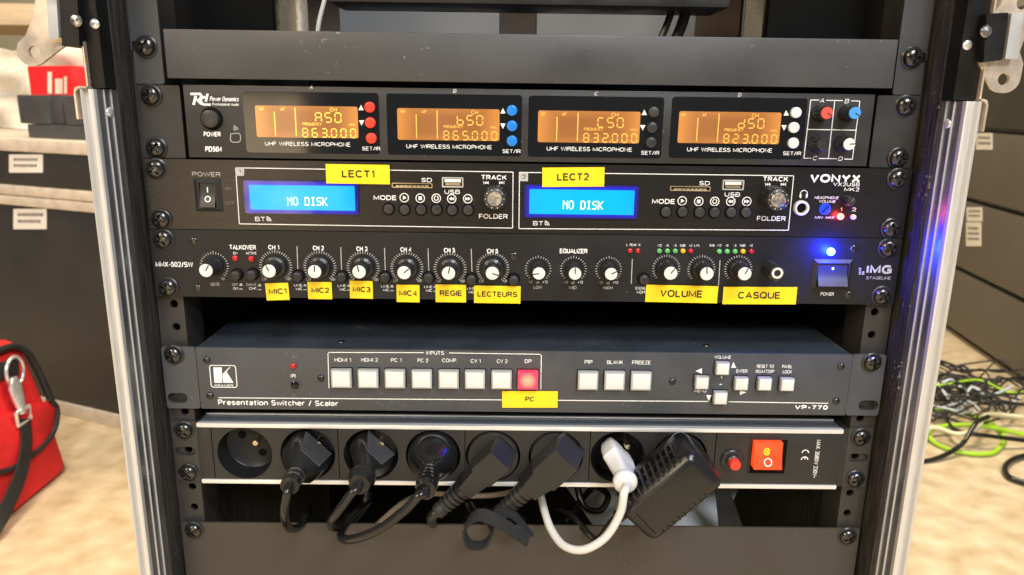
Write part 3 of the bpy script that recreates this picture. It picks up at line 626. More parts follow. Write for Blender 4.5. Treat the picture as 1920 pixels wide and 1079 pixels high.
for ch, (cx, cy), (wx, wy), a5, fr, bm_, bts, (lx, ly), sm in chan:
    x0, x1, y0, y1, z0, z1 = boxpx(wx, wy, 252, 112, Y - 0.0003, Y + 0.0005, Y)
    m = MB(); m.plate(rrect(x0, x1, z0, z1, 0.0018), [], y0, y1); wn = obj('display_window', m, 'gloss_black', rc)
    s = sc(cx, cy, Y); c = W(cx, cy, Y)
    m = MB(); m.plate(rrect(c.x - 95.5 * s, c.x + 95.5 * s, c.z - 29 * s, c.z + 29 * s, 0.0012), [], Y - 0.0006, Y - 0.0002); ds = obj('display_screen', m, 'lcd_amber', wn)
    yy = Y - 0.0006
    m = MB(); bx = lambda dx: c.x + dx * s; bz = lambda dy: c.z - dy * s
    x = 16.5
    for k in a5: seg7(m, k, bx(x), bz(0), 11 * s, 17 * s, 2.0 * s, yy - 0.00012); x += 18.2
    x = -9
    for k in fr:
        if k == '.': m.flat([(bx(x - 5.5), bz(28)), (bx(x - 3.3), bz(28)), (bx(x - 3.3), bz(25.6)), (bx(x - 5.5), bz(25.6))], yy - 0.00012); continue
        seg7(m, k, bx(x), bz(27.5), 9.3 * s, 15.5 * s, 1.9 * s, yy - 0.00012); x += 18
    seg(m, (bx(-60), bz(-18)), (bx(-60), bz(26)), 1.8 * s, yy - 0.00012); seg(m, (bx(-21), bz(-26)), (bx(-21), bz(26)), 1.8 * s, yy - 0.00012)
    obj('display_digits', m, sm, wn)
    for t, dx, dy, tw, th in (('RF', -85, -24, 9, 6), ('AF', -46, -24, 9, 6), ('CH', 49, -23, 13, 7), ('FREQUENCY', 9, 4, 36, 5), ('MHz', 84, 5, 12, 4.5)):
        T(wn, t, cx + dx, cy + dy, tw, th, yy, sm, 0.01, lift=0.0001)
    yw = Y - 0.0003
    T(wn, 'UHF WIRELESS MICROPHONE', cx + 1, cy + 41.5, 160, 7.5, yw, bold=0.012, lift=0.0001)
    bx_, by_ = bts[2]; T(wn, 'SET/IR', bx_ - 1, by_ + 19, 34, 7, yw, bold=0.012, lift=0.0001)
    for i, (bx0, by0) in enumerate(bts):
        disc_button(rc, bx0, by0 - 0.5, 10, yw, 0.0026, bm_, 'channel_button', 0.25, 22)
        if i < 2:
            k = 5; sg = 1 if i == 0 else -1; ax = bx0 - 17
            ppoly(wn, [[(ax - k, by0 + sg * k), (ax + k, by0 + sg * k), (ax, by0 - sg * k)]], yw, lift=0.0001)
    T(rc, ch, lx, ly, 6, 6.5, Y, shear=0.2)
pline(rc, [(1536, 188), (1520, 188), (1507, 297), (1521, 297)], 1.5, Y); pline(rc, [(1549, 188.5), (1580, 189)], 1.5, Y); pline(rc, [(1596, 189.5), (1612, 190), (1598, 299), (1583, 298.5)], 1.5, Y)
pline(rc, [(1535, 297.5), (1569, 298)], 1.5, Y); pline(rc, [(1565, 189), (1553, 297)], 1.5, Y); pline(rc, [(1513, 243), (1605, 244.5)], 1.5, Y)
for ch, a, b in (('A', 1542, 189), ('B', 1588, 190), ('C', 1528, 297), ('D', 1576, 298)): T(rc, ch, a, b, 8, 8, Y, shear=0.2)
for a, b, cp, an in ((1537, 212, 'red_cap', 120), (1588, 212, 'blue_cap', 120), (1530, 270, 'button_dark', 100), (1578, 269, 'white_cap', 85)):
    knob(rc, a, b, Y, 16.5, 11.5, 0.0105, an, cp, False, 'print_black', 'gain_knob', 14)

# ================================================================ media player
Y = -0.003
mp_ = thing('media_player', 'black brushed dual media player with two blue displays reading NO DISK', 'media player', (0, 0, Z(-82.3)))
m = MB(); m.plate(rrect(-0.2413, 0.2413, Z(-82.3), Z(-38.3), 0.0005, 1), ear_holes([Z(-44.45), Z(-76.2)]), Y, 0.0); obj('front_panel', m, 'brushed_black', mp_)
m = MB(); m.box(-0.216, 0.216, 0.0003, 0.20, Z(-81.5), Z(-39.5)); obj('chassis', m, 'interior_black', mp_)
for sx in (-1, 1):
    for z in (-44.45, -76.2): rack_screw(mp_, sx * 0.23256, Z(z), Y)
def rocker(parent, px, py, wpx, hpx, wi, hi, Y, marks, m='plastic_black', tilt=1, dep=0.004, rock=0.0035):
    s = sc(px, py, Y); c = W(px, py, Y); o_ = (c.x - wpx * s / 2, c.x + wpx * s / 2, c.z - hpx * s / 2, c.z + hpx * s / 2)
    i_ = (c.x - wi * s / 2, c.x + wi * s / 2, c.z - hi * s / 2, c.z + hi * s / 2)
    b = MB()
    O = [(o_[0], o_[2]), (o_[1], o_[2]), (o_[1], o_[3]), (o_[0], o_[3])]; I = [(i_[0], i_[2]), (i_[1], i_[2]), (i_[1], i_[3]), (i_[0], i_[3])]
    k = 0.75; Mi = [(a[0] * (1 - k) + e[0] * k, a[1] * (1 - k) + e[1] * k) for a, e in zip(O, I)]
    vs = [(x, Y - 0.0002, z) for x, z in O] + [(x, Y - 0.0018, z) for x, z in Mi] + [(x, Y - 0.0016, z) for x, z in I] + [(x, Y + 0.004, z) for x, z in I]
    fs = [(r * 4 + j, r * 4 + (j + 1) % 4, (r + 1) * 4 + (j + 1) % 4, (r + 1) * 4 + j) for r in range(3) for j in range(4)] + [(12, 13, 14, 15)]
    b.add(vs, fs); sw = obj('rocker_switch', b, 'plastic_black', parent)
    g = 0.0004; x0, x1, z0, z1 = i_[0] + g, i_[1] - g, i_[2] + g, i_[3] - g; n = 9; vs = []
    for j in range(n):
        t = j / (n - 1); z = z0 + (z1 - z0) * t
        yy = Y - 0.0006 - rock * (t ** 1.0 if tilt > 0 else (1 - t)) + 0.0010 * math.sin(math.pi * t)
        vs += [(x0, yy, z), (x1, yy, z)]
    k = len(vs); vs += [(x, Y + 0.003, z) for x, _, z in vs]
    fs = [(2 * j, 2 * j + 1, 2 * j + 3, 2 * j + 2) for j in range(n - 1)]
    fs += [(2 * j, 2 * j + 2, k + 2 * j + 2, k + 2 * j) for j in range(n - 1)] + [(2 * j + 1, k + 2 * j + 1, k + 2 * j + 3, 2 * j + 3) for j in range(n - 1)] + [(0, k, k + 1, 1), (2 * n - 2, 2 * n - 1, k + 2 * n - 1, k + 2 * n - 2)]
    q = MB(); q.add(vs, fs); kk = obj('rocker', q, m, sw)
    return sw, (c, s, lambda t: Y - 0.0006 - rock * (t if tilt > 0 else (1 - t)) + 0.0010 * math.sin(math.pi * t))
def on_rocker(sw, geo, hi, polys_fn, m, name):        # print that follows the curved rocker face
    c, s, f = geo; mb = MB()
    for poly in polys_fn:
        mb.add([(c.x + a * s, f(min(1, max(0, 0.5 + b / hi))) - 0.0002, c.z + b * s) for a, b in poly], [tuple(range(len(poly)))])
    return obj(name, mb, m, sw)
def ringpoly(cx, cy, r0, r1, n=20):
    return [[(cx + r * math.cos(2 * math.pi * t / n), cy + r * math.sin(2 * math.pi * t / n)) for r, t in ((r0, i), (r1, i), (r1, i + 1), (r0, i + 1))] for i in range(n)]
sw, g = rocker(mp_, 391, 366, 51, 62, 30, 46, Y, None, rock=0.0030, tilt=-1)
on_rocker(sw, g, 46, [[(-1, 5), (1, 5), (1, 15), (-1, 15)]] + ringpoly(0, -7, 4, 5.8), 'print_white', 'switch_mark')
T(mp_, 'POWER', 387, 327, 53, 8, Y, 'print_grey', 0.004); T(mp_, 'ON', 428, 354, 12, 6, Y, 'print_dim', 0); T(mp_, 'OFF', 431, 381, 18, 6, Y, 'print_dim', 0)
def wave(parent, px, py, k, Y, m='print_white'):
    mb = MB(); c = xz(px, py, Y); s = sc(px, py, Y)
    for r in (2, 5, 8): ring(mb, c, r * s * k, (r + 1.5) * s * k, Y - PR, 0, 90, 6)
    obj('printed_mark', mb, m, parent)
def player(n, ox, P):
    g = lambda k: P[k]
    pline(mp_, P['rect'], 1.5, Y, closed=True)
    tx, ty = P['tab']; ppoly(mp_, [[(tx - 8, ty - 8), (tx + 8, ty - 8), (tx + 8, ty + 8), (tx - 8, ty + 8)]], Y, 'print_grey', lift=PR + 0.00004); T(mp_, str(n), tx, ty, 8 if n == 2 else 5, 8, Y, 'print_black', lift=PR + 0.0001)
    cx, cy = P['lcd']
    x0, x1, y0, y1, z0, z1 = boxpx(cx, cy, 214, 62, Y - 0.0012, Y + 0.001, Y)
    mb = MB(); mb.plate(rrect(x0, x1, z0, z1, 0.0015), [], y0, y1); bz = obj('display_bezel', mb, 'lcd_blue_edge', mp_)
    x0, x1, _, _, z0, z1 = boxpx(cx + P['dx'], cy + 0.5, 196, 46, 0, 0, Y)
    mb = MB(); mb.plate(rrect(x0, x1, z0, z1, 0.0006), [], Y - 0.0014, Y - 0.0008); obj('display_screen', mb, 'lcd_blue', bz)
    mb = MB(); tx, ty = P['txt']; c = W(tx, ty, Y - .0014); s = sc(tx, ty, Y - .0014) * 75 / 41; sz = sc(tx, ty, Y - .0014) * 16 / 7
    for i, ch in enumerate('NO DISK'):
        for r, row in enumerate(DOT[ch]):
            for k, b in enumerate(row):
                if b == '1':
                    X = c.x + (i * 6 + k - 20.5) * s; Zz = c.z - (r - 3.5) * sz
                    mb.flat([(X, Zz), (X + s * 1.02, Zz), (X + s * 1.02, Zz - sz * .93), (X, Zz - sz * .93)], Y - 0.0015)
    obj('display_text', mb, 'lcd_white', bz)
    # card slot, usb socket
    a, b = P['sd']; x0, x1, _, _, z0, z1 = boxpx(a, b, 76, 9, 0, 0, Y)
    mb = MB(); mb.plate(rrect(x0, x1, z0, z1, 0.0004, 1), [rrect(x0 + .0006, x1 - .0006, z0 + .0006, z1 - .0005, 0.0003, 1)], Y - 0.0008, Y + 0.0002); sl = obj('card_slot', mb, 'brass', mp_)
    mb = MB(); mb.flat(rrect(x0 + .0005, x1 - .0005, z0 + .0005, z1 - .0004, 0.0003, 1), Y - 0.0002); obj('slot_opening', mb, 'hole_black', sl)
    mb = MB()
    for i in range(8): xx = x0 + (x1 - x0) * (.14 + .72 * i / 7); mb.box(xx - .0011, xx + .0011, Y - 0.0005, Y - 0.0003, z0 + .0006, z0 + .0016)
    obj('slot_contacts', mb, 'brass', sl)
    T(mp_, 'SD', a + 27, b - 10, 20, 8, Y, bold=0.02)
    a, b = P['usb']; x0, x1, _, _, z0, z1 = boxpx(a, b, 40, 19, 0, 0, Y)
    mb = MB(); mb.plate(rrect(x0, x1, z0, z1, 0.0005, 2), [rrect(x0 + .0008, x1 - .0008, z0 + .0008, z1 - .0008, 0.0003, 1)], Y - 0.0012, Y + 0.0005); us = obj('usb_socket', mb, 'chrome', mp_)
    mb = MB(); mb.flat(rrect(x0 + .0006, x1 - .0006, z0 + .0006, z1 - .0006, 0.0003, 1), Y - 0.0002); obj('socket_opening', mb, 'hole_black', us)
    mb = MB(); mb.box(x0 + .0016, x1 - .0016, Y - 0.0009, Y - 0.0003, (z0 + z1) / 2 + .0001, z1 - .0011); obj('contact_tongue', mb, 'white_cap', us)
    mb = MB(); mb.box(x0 + .002, x1 - .002, Y - 0.0007, Y - 0.0003, z0 + .0012, (z0 + z1) / 2 - .0003); obj('contact_bar', mb, 'brass', us)
    T(mp_, 'USB', a - 1, b + 18, 29, 8, Y, bold=0.02)
    a, b = P['mode']; T(mp_, 'MODE', a, b, 43, 9, Y, bold=0.015)
    for i, (a, b) in enumerate(P['ico']):
        mb = MB(); c = xz(a, b, Y); s = sc(a, b, Y); yy = Y - PR; ring(mb, c, 7.2 * s, 8.8 * s, yy)
        fp = lambda pts: mb.flat([(c[0] + x * s, c[1] + z * s) for x, z in pts], yy)
        if i == 0: fp([(-2.5, -4), (4.5, 0), (-2.5, 4)])
        if i == 1: fp([(-3.3, -3.3), (3.3, -3.3), (3.3, 3.3), (-3.3, 3.3)])
        if i == 2: ring(mb, c, 3 * s, 4.6 * s, yy, 110, 430); fp([(-3, 5.5), (0.5, 4.5), (-1.5, 2)])
        if i == 3: fp([(-5.5, 0), (0, -3.6), (0, 3.6)]); fp([(-.5, 0), (4.8, -3.6), (4.8, 3.6)])
        if i == 4: fp([(5.5, 0), (0, 3.6), (0, -3.6)]); fp([(.5, 0), (-4.8, 3.6), (-4.8, -3.6)])
        obj('button_icon', mb, 'print_white', mp_)
    for a, b in P['btn']: disc_button(mp_, a, b - 1, 9.5, Y, 0.0022, 'button_dark', 'transport_button', 0.3, 22, True)
    a, b = P['trk']; T(mp_, 'TRACK', a, b, 48, 9, Y, bold=0.02)
    for sg, (x, y) in ((-1, (a - 14, b + 10)), (1, (a + 14, b + 10))):
        ppoly(mp_, [[(x + sg * 4.5, y - 3), (x + sg * 5.5, y - 3), (x + sg * 5.5, y + 3), (x + sg * 4.5, y + 3)], [(x + sg * 4.3, y), (x, y - 3), (x, y + 3)], [(x + sg * .2, y), (x - sg * 4.2, y - 3), (x - sg * 4.2, y + 3)]], Y, name='button_icon')
    a, b = P['fol']; T(mp_, 'FOLDER', a, b, 54, 9, Y, bold=0.012)
    a, b = P['knob']; k = knob(mp_, a, b, Y, 24, 20.5, 0.0115, 0, 'button_dark', False, None, 'track_knob', 12)
    c = W(a, b, Y); s = sc(a, b, Y); mb = MB(); mb.lathe((c.x, Y - 0.0118, c.z), [(13.5 * s, 0), (13.5 * s, 0.0006), (12.5 * s, 0.0009), (0, 0.0007)], 28); obj('knob_insert', mb, 'spun_metal', k)
    mb = MB()
    for i in range(10):
        an = 2 * math.pi * i / 10; mb.lathe((c.x + 17 * s * math.cos(an), Y - 0.0125, c.z + 17 * s * math.sin(an)), [(0.0003, 0), (0.0003, 0.0003), (0, 0.0004)], 8)
    obj('knob_dots', mb, 'print_white', k)
    a, b = P['bt']; T(mp_, 'BT', a, b, 19, 8, Y, bold=0.012); wave(mp_, a + 12, b + 4, 0.95, Y)
player(1, 0, dict(rect=[(442, 315), (962, 323), (961, 428), (449, 420)], tab=(450, 322), lcd=(566, 370.5), dx=2, txt=(576, 378), sd=(773, 348), usb=(849, 342), mode=(722, 371),
    ico=[(758, 371), (788, 372), (818, 372), (847, 373), (877, 373)], btn=[(729, 393), (759, 394), (790, 394), (819, 394), (848, 395), (878, 395)], trk=(926, 333), fol=(925, 406), knob=(928, 369), bt=(488, 411)))
player(2, 0, dict(rect=[(974, 323.5), (1488, 330), (1478, 432), (973, 429)], tab=(982, 332), lcd=(1090, 378.5), dx=0.5, txt=(1093, 385), sd=(1294, 354), usb=(1374, 347), mode=(1244, 378),
    ico=[(1279, 377), (1310, 378), (1340, 378), (1370, 378), (1400, 378)], btn=[(1248, 398), (1279, 398), (1311, 399), (1339, 399), (1370, 399), (1398, 399)], trk=(1454, 336), fol=(1446, 410), knob=(1447, 371), bt=(1009, 419)))
c = W(1501, 390, Y); m = MB(); m.lathe((c.x, Y, c.z), [(0.0048, 0), (0.0048, 0.0022), (0.0044, 0.0028), (0.0034, 0.0028), (0.0031, 0.002), (0.0031, 0.0003), (0, 0.0003)], 28); jk = obj('headphone_jack', m, 'button_white', mp_)
m = MB(); m.lathe((c.x, Y, c.z), [(0.0030, 0.0004), (0.0030, 0.0009), (0, 0.0009)], 20); obj('jack_hole', m, 'hole_black', jk)
m = MB(); c = xz(1507, 364, Y); s = sc(1507, 364, Y); ring(m, c, 6 * s, 7.4 * s, Y - PR, 0, 180, 12)
for sg in (-1, 1): m.flat([(c[0] + sg * a * s, c[1] + b * s) for a, b in ((4, 0), (7.6, 1), (7.6, -6), (4.5, -8))], Y - PR)
obj('printed_mark', m, 'print_white', mp_)
T(mp_, 'VONYX', 1566, 335, 95, 16, Y, bold=0.03); T(mp_, 'VX2USB', 1587, 346, 50, 7, Y, bold=0.02); T(mp_, 'MK2', 1597, 355.5, 28, 7, Y, bold=0.02)
T(mp_, 'HEADPHONE', 1550, 371, 45, 5, Y, bold=0.012, shear=.15); T(mp_, 'VOLUME', 1551, 378, 31, 5, Y, bold=0.012, shear=.15); T(mp_, 'MIN', 1535, 408, 14, 5, Y, bold=0.01, shear=.15); T(mp_, 'MAX', 1556, 408, 16, 5, Y, bold=0.01, shear=.15)
pot = disc_button(mp_, 1546, 392, 11, Y, 0.0012, 'blue_pot', 'volume_trimmer', 0.1); c = xz(1546, 392, Y); m = MB(); seg(m, (c[0] - .0018, c[1] - .002), (c[0] + .0018, c[1] + .002), .0008, Y - .0016); obj('trimmer_slot', m, 'hole_black', pot)
knob(mp_, 1587, 376, Y, 9.5, 8.5, 0.0065, 30, 'button_dark', False, 'print_dim', 'balance_knob', 8)
T(mp_, '1', 1577, 393, 4, 7, Y, bold=0.015); T(mp_, '2', 1601, 393, 8, 7, Y, bold=0.015)
led(mp_, 1575, 406, 6, Y, 'led_red_lit'); led(mp_, 1599, 407, 5, Y, 'led_clear')
c = W(1575, 406, Y); lamp((c.x, Y - 0.006, c.z), 0.008, (1, .04, .05), 'red_led_lamp')
sticker(mp_, 'LECT1', 672, 326.5, 119, 36, Y, 62, 14, -0.2, 0.0018); sticker(mp_, 'LECT2', 1074.5, 332, 116, 36, Y, 60, 14, 1.2, 0.0018)

# ================================================================ mixer
mx_ = thing('audio_mixer', 'black rack mixer with white-capped knobs and yellow channel labels', 'mixer', (0, 0, Z(-126.8)))
m = MB(); m.plate(rrect(-0.2413, 0.2413, Z(-126.8), Z(-82.75), 0.0005, 1), ear_holes([Z(-88.9), Z(-120.65)]), Y, 0.0); obj('front_panel', m, 'mixer_black', mx_)
m = MB(); m.box(-0.216, 0.216, 0.0003, 0.16, Z(-126.3), Z(-83.5)); obj('chassis', m, 'interior_black', mx_)
for sx in (-1, 1):
    for z in (-88.9, -120.65): rack_screw(mx_, sx * 0.23256, Z(z), Y)
for a, b in ((363, 453), (371, 541), (964, 481), (1601, 467), (1592, 554)): small_screw(mx_, a, b, Y)
T(mx_, 'MMX-602/SW', 327, 496, 70, 10, Y); T(mx_, 'TALKOVER', 455, 464, 50, 9, Y); T(mx_, 'ON', 441, 475, 8, 5, Y, bold=.005); T(mx_, 'ACTIVE', 471, 475, 20, 5, Y, bold=.005)
led(mx_, 442, 484, 5.5, Y, 'led_red_off'); led(mx_, 472, 485, 5.5, Y, 'led_red_off')
dial(mx_, 402, 499, 23, 27, Y, 25); knob(mx_, 402, 499, Y, 18, 12.8, 0.0135, 30); T(mx_, 'SENS', 403, 533, 17, 6, Y, 'print_grey', .004); T(mx_, '10', 418, 523, 6, 5, Y, 'print_grey', .004)
def push(px, py): disc_button(mx_, px, py, 9.5, Y, 0.0055, 'plastic_black', 'push_button', 0.2, 22, True)
def updown(px, py, w_):
    ppoly(mx_, [[(px - 3.5, py + 2), (px + 3.5, py + 2), (px + 3.5, py + 1), (px + 2, py + .8), (px + 2, py - w_), (px - 2, py - w_), (px - 2, py + .8), (px - 3.5, py + 1)]], Y, 'print_grey')
push(445, 515); push(475, 514)
T(mx_, 'OFF', 441, 534, 12, 5, Y, 'print_grey', .003); T(mx_, 'ON', 442, 541, 9, 5, Y, 'print_white', .003); updown(452, 534, 2); updown(452, 541, -.5)
T(mx_, 'CH1+2', 471, 534, 18, 5, Y, 'print_grey', .003); T(mx_, 'CH1', 474, 541, 13, 5, Y, 'print_white', .003); updown(487, 535, 2); updown(487, 542, -.5)
for i, (kx, ky, an) in enumerate([(517, 500, -25), (600, 501, 3), (681, 501.5, -12), (763, 503, 50), (844, 504, 12), (924, 504, 108)]):
    T(mx_, 'CH %d' % (i + 1), kx - 3.5 + i * .6, 464 + i * 1.4, 21, 9, Y, bold=.018)
    dial(mx_, kx, ky, 26, 31, Y, 31, -140, 140); knob(mx_, kx, ky, Y, 21, 12.8, 0.0135, an, name='channel_knob')
    T(mx_, '10|R', kx + 24, ky + 23.5, 10, 5, Y, 'print_grey', .003); T(mx_, 'L|0', kx - 21, ky + 23.5, 8, 5, Y, 'print_grey', .003)
for i, (a, b) in enumerate(((557, 462), (639, 463.5), (721, 465), (802.5, 466), (883.5, 467))): pline(mx_, [(a, b), (a + 1.5, b + 43)], 1.5, Y, 'print_grey')
for i, (a, b) in enumerate(((560, 517), (642, 518), (723, 519), (804, 520), (884, 523), (963, 524))):
    push(a, b)
    if i < 5: T(mx_, 'LINE', a - 1, b + 18, 15, 5, Y, bold=.004); T(mx_, 'MIC', a + 1, b + 25, 12, 5, Y, bold=.004); updown(a + 12, b + 18, 2); updown(a + 12, b + 25, -.5)
T(mx_, 'EQUALIZER', 1075.5, 471, 52, 9, Y, bold=.018)
for a, b, an, t, tw in ((1009, 505, -98, 'LOW', 15), (1075, 505.5, 0, 'MID', 14), (1141, 506, 62, 'HIGH', 17)):
    dial(mx_, a, b, 21.5, 25, Y, 23); knob(mx_, a, b, Y, 16, 12, 0.0125, an, name='equalizer_knob')
    T(mx_, '-12', a - 15, b + 24, 9, 5, Y, 'print_grey', .004); T(mx_, 'dB', a - 1, b + 25, 6, 4.5, Y, 'print_grey', .004); T(mx_, '+12', a + 13, b + 24, 10, 5, Y, 'print_white', .004); T(mx_, t, a - 1, b + 34, tw, 6, Y, 'print_grey', .006)
T(mx_, 'L  PEAK  R', 1187.5, 459.5, 26, 4.5, Y, bold=.01)
for a in (1181, 1195.5): led(mx_, a, 470, 4.6, Y, 'led_red_off')
for x0, ts in ((1236, (0, 14.7, 29.5, 44, 58.5)), (1348, (0, 14.7, 29.5, 44.3, 60))):
    for i, (dx, t, mm) in enumerate(zip(ts, ('-12', '-6', '-3', '0dB', '+3'), ('led_green_off',) * 3 + ('led_amber_off', 'led_red_off'))):
        led(mx_, x0 + dx, 470.5 + (.8 if x0 > 1300 else 0), 4.6, Y, mm); T(mx_, t, x0 + dx, 460.5, (9, 6, 6, 10, 6)[i], 4.5, Y, bold=.01)
T(mx_, 'L/A', 1306.5, 460.5, 10, 4.5, Y, bold=.01); T(mx_, 'R/B', 1335, 460.5, 9, 4.5, Y, bold=.01)
pline(mx_, [(1185.5, 486), (1183.5, 532)], 1.5, Y, 'print_grey'); pline(mx_, [(1350, 488), (1347, 536)], 1.5, Y, 'print_grey')
push(1206, 523); T(mx_, 'STEREO', 1203, 541, 24, 5.5, Y, bold=.004); T(mx_, 'MONO', 1204, 548, 20, 5.5, Y, bold=.004)
for a, b, an in ((1249, 504, 38), (1315, 505, -6), (1384, 505, 27)): dial(mx_, a, b, 22.5, 26.5, Y, 25); knob(mx_, a, b, Y, 19, 12.8, 0.0135, an, name='level_knob')
c = W(1444, 504, Y); m = MB(); m.lathe((c.x, Y, c.z), [(0.0058, 0), (0.0058, 0.003), (0.0055, 0.004), (0.0050, 0.0125), (0.0046, 0.0132), (0.0036, 0.0132)], 28); jk = obj('headphone_jack', m, 'knob_black', mx_)
m = MB(); m.lathe((c.x, Y - .0128, c.z), [(0.0036, 0), (0.0036, 0.0007), (0.0022, 0.0007), (0.0022, 0.0)], 24); obj('jack_rim', m, 'white_cap', jk)
m = MB(); m.lathe((c.x, Y - .0128, c.z), [(0.0022, 0.0), (0.0022, .0002), (0, 0.0002)], 16); obj('jack_hole', m, 'hole_black', jk)
led(mx_, 1557, 472, 7.5, Y, 'led_blue_lit'); c = W(1557, 472, Y); lamp((c.x, Y - 0.0075, c.z), 0.2, (0.005, 0.02, 1), 'blue_led_lamp')
sw, g = rocker(mx_, 1559, 515, 73, 58, 57, 42, Y, None, 'button_dark', tilt=-1, rock=0.0042); on_rocker(sw, g, 42, [[(2.6 * math.cos(t), 12 + 2.6 * math.sin(t)) for t in [k * .628 for k in range(10)]]], 'print_white', 'switch_mark')
T(mx_, 'POWER', 1551, 551.5, 25, 6.5, Y, bold=.008)
T(mx_, 'IMG', 1648.5, 505.5, 48, 17, Y, 'print_grey', .03); T(mx_, 'STAGELINE', 1647, 521.5, 46, 5.5, Y, 'print_grey', .004)
ppoly(mx_, [[(x, y), (x + 4.4, y), (x + 4.4, y + 2), (x, y + 2)] for x, y in [(1610, 502.5), (1610, 506), (1610, 509.5), (1610, 513), (1616, 509.5), (1616, 513)]], Y, 'print_grey')
for t, a, b, w_, h, tw, th, ro in (('MIC1', 521, 546.5, 43, 33, 34, 11, 2.2), ('MIC2', 600.5, 544.5, 45, 33, 33, 10.5, 0), ('MIC3', 678, 543, 43, 34, 34, 10.5, -0.6), ('MIC4', 765.5, 550, 43, 33.5, 34, 11, -0.6), ('REGIE', 845.5, 550, 57, 34, 42, 11, 0),
                                   ('LECTEURS', 932.5, 552, 87, 33.5, 75, 10.5, -0.2), ('VOLUME', 1277.5, 551, 135, 33, 80, 14, -0.6), ('CASQUE', 1423.5, 554, 138, 33.5, 80, 13.5, 0.5)):
    sticker(mx_, t, a, b, w_, h, Y, tw, th, ro, 0.0011)

# ================================================================ presentation switcher
Y = -0.004
ks = thing('presentation_switcher', 'grey presentation switcher with a row of square white input buttons', 'switcher', (0, 0, Z(-205)))
for sx in (-1, 1):
    xa, xb = sx * 0.2414, sx * 0.2190
    m = MB(); m.plate(rrect(xa, xb, Z(-205), Z(-161.3), 0.0018), [slot(sx * 0.2338, Z(-197.6), 0.0032, 0.0036)], Y + .0004, -0.0016); obj('mounting_ear', m, 'switcher_grey', ks)
    m = MB(); m.box(sx * .2189, sx * 0.2175, -0.0008, 0.06, Z(-204), Z(-162.5)); obj('ear_bracket', m, 'switcher_grey', ks)
    rack_screw(ks, sx * 0.23256 - .0006, Z(-166.5), Y + .0004)
m = MB(); m.box(-0.2186, 0.2188, Y, -0.0012, Z(-205), Z(-161.3), 0.0005); obj('front_panel', m, 'switcher_grey', ks)
m = MB(); m.box(-0.2165, 0.2165, -0.0009, 0.19, Z(-204.6), Z(-161.6), 0.0006); ch_ = obj('chassis', m, 'chassis_blue_black', ks)
for a, b in ((640, 641), (1325, 648)):
    p = WZ(a, b, Z(-161.6)); m = MB(); m.lathe((p.x, p.y, p.z), [(0.0026, 0), (0.0024, 0.0005), (0, 0.0006)], 16, (0, 0, 1)); obj('lid_screw', m, 'screw_black', ch_)
for a, b in ((388, 675), (394, 742), (602, 709), (1261, 715), (1577, 687), (1568, 752)): small_screw(ks, a, b, Y, ME_HEX)
s = sc(419, 706, Y); c = W(419, 706, Y)
m = MB(); o_ = rrect(c.x - 25 * s, c.x + 25 * s, c.z - 22.5 * s, c.z + 22.5 * s, .0017); i_ = rrect(c.x - 23.4 * s, c.x + 23.4 * s, c.z - 20.9 * s, c.z + 20.9 * s, .0013)
for i in range(len(o_)): j = (i + 1) % len(o_); m.flat([o_[i], o_[j], i_[j], i_[i]], Y - PR)
obj('maker_emblem', m, 'print_white', ks)
ppoly(ks, [[(400, 689), (416, 689), (417, 718), (402, 718)], [(417, 702), (430, 689), (432, 689), (425, 697), (438, 718), (419, 718)]], Y, 'print_white', 'maker_emblem'); T(ks, 'KRAMER', 420, 723, 35, 4.5, Y, bold=.03)
led(ks, 550.5, 686, 5.5, Y, 'led_red_off'); T(ks, 'IR', 550, 705, 9, 7, Y)
c = W(553, 722, Y); m = MB(); m.lathe((c.x, Y, c.z), [(0.0042, 0), (0.0042, 0.0004), (0.0030, 0.0006), (0.0028, 0.0002)], 24); ir = obj('infrared_window', m, 'switcher_grey', ks)
m = MB(); m.lathe((c.x, Y, c.z), [(0.0029, 0), (0.0026, 0.0008), (0.0014, 0.0014), (0, 0.0016)], 20); obj('infrared_lens', m, 'gloss_black', ir)
pline(ks, [(617, 728), (615, 663), (618, 661), (795, 661.5)], 1.5, Y); pline(ks, [(842, 662), (1012, 664.5), (1015, 667), (1014, 731)], 1.5, Y); T(ks, 'INPUTS', 816, 662, 33, 7.5, Y, bold=.012)
def key(px, py, wpx, hpx, face='button_white', h=0.0042, rim='button_clear'):
    x0, x1, _, _, z0, z1 = boxpx(px, py, wpx, hpx, 0, 0, Y)
    mb = MB(); mb.plate([(x0 - .0004, z0 - .0004), (x1 + .0004, z0 - .0004), (x1 + .0004, z1 + .0004), (x0 - .0004, z1 + .0004)], [], Y - .00015, Y + .001); base = obj('push_button', mb, 'hole_black', ks)
    mb = MB(); mb.box(x0, x1, Y - h, Y, z0, z1, 0.0007); obj('button_shell', mb, rim, base)
    k = (x1 - x0) * .08; mb = MB(); mb.box(x0 + k, x1 - k, Y - h - .0004, Y - h + .0012, z0 + k, z1 - k, 0.0003); obj('button_cap', mb, face, base); return base, (x0, x1, z0, z1)
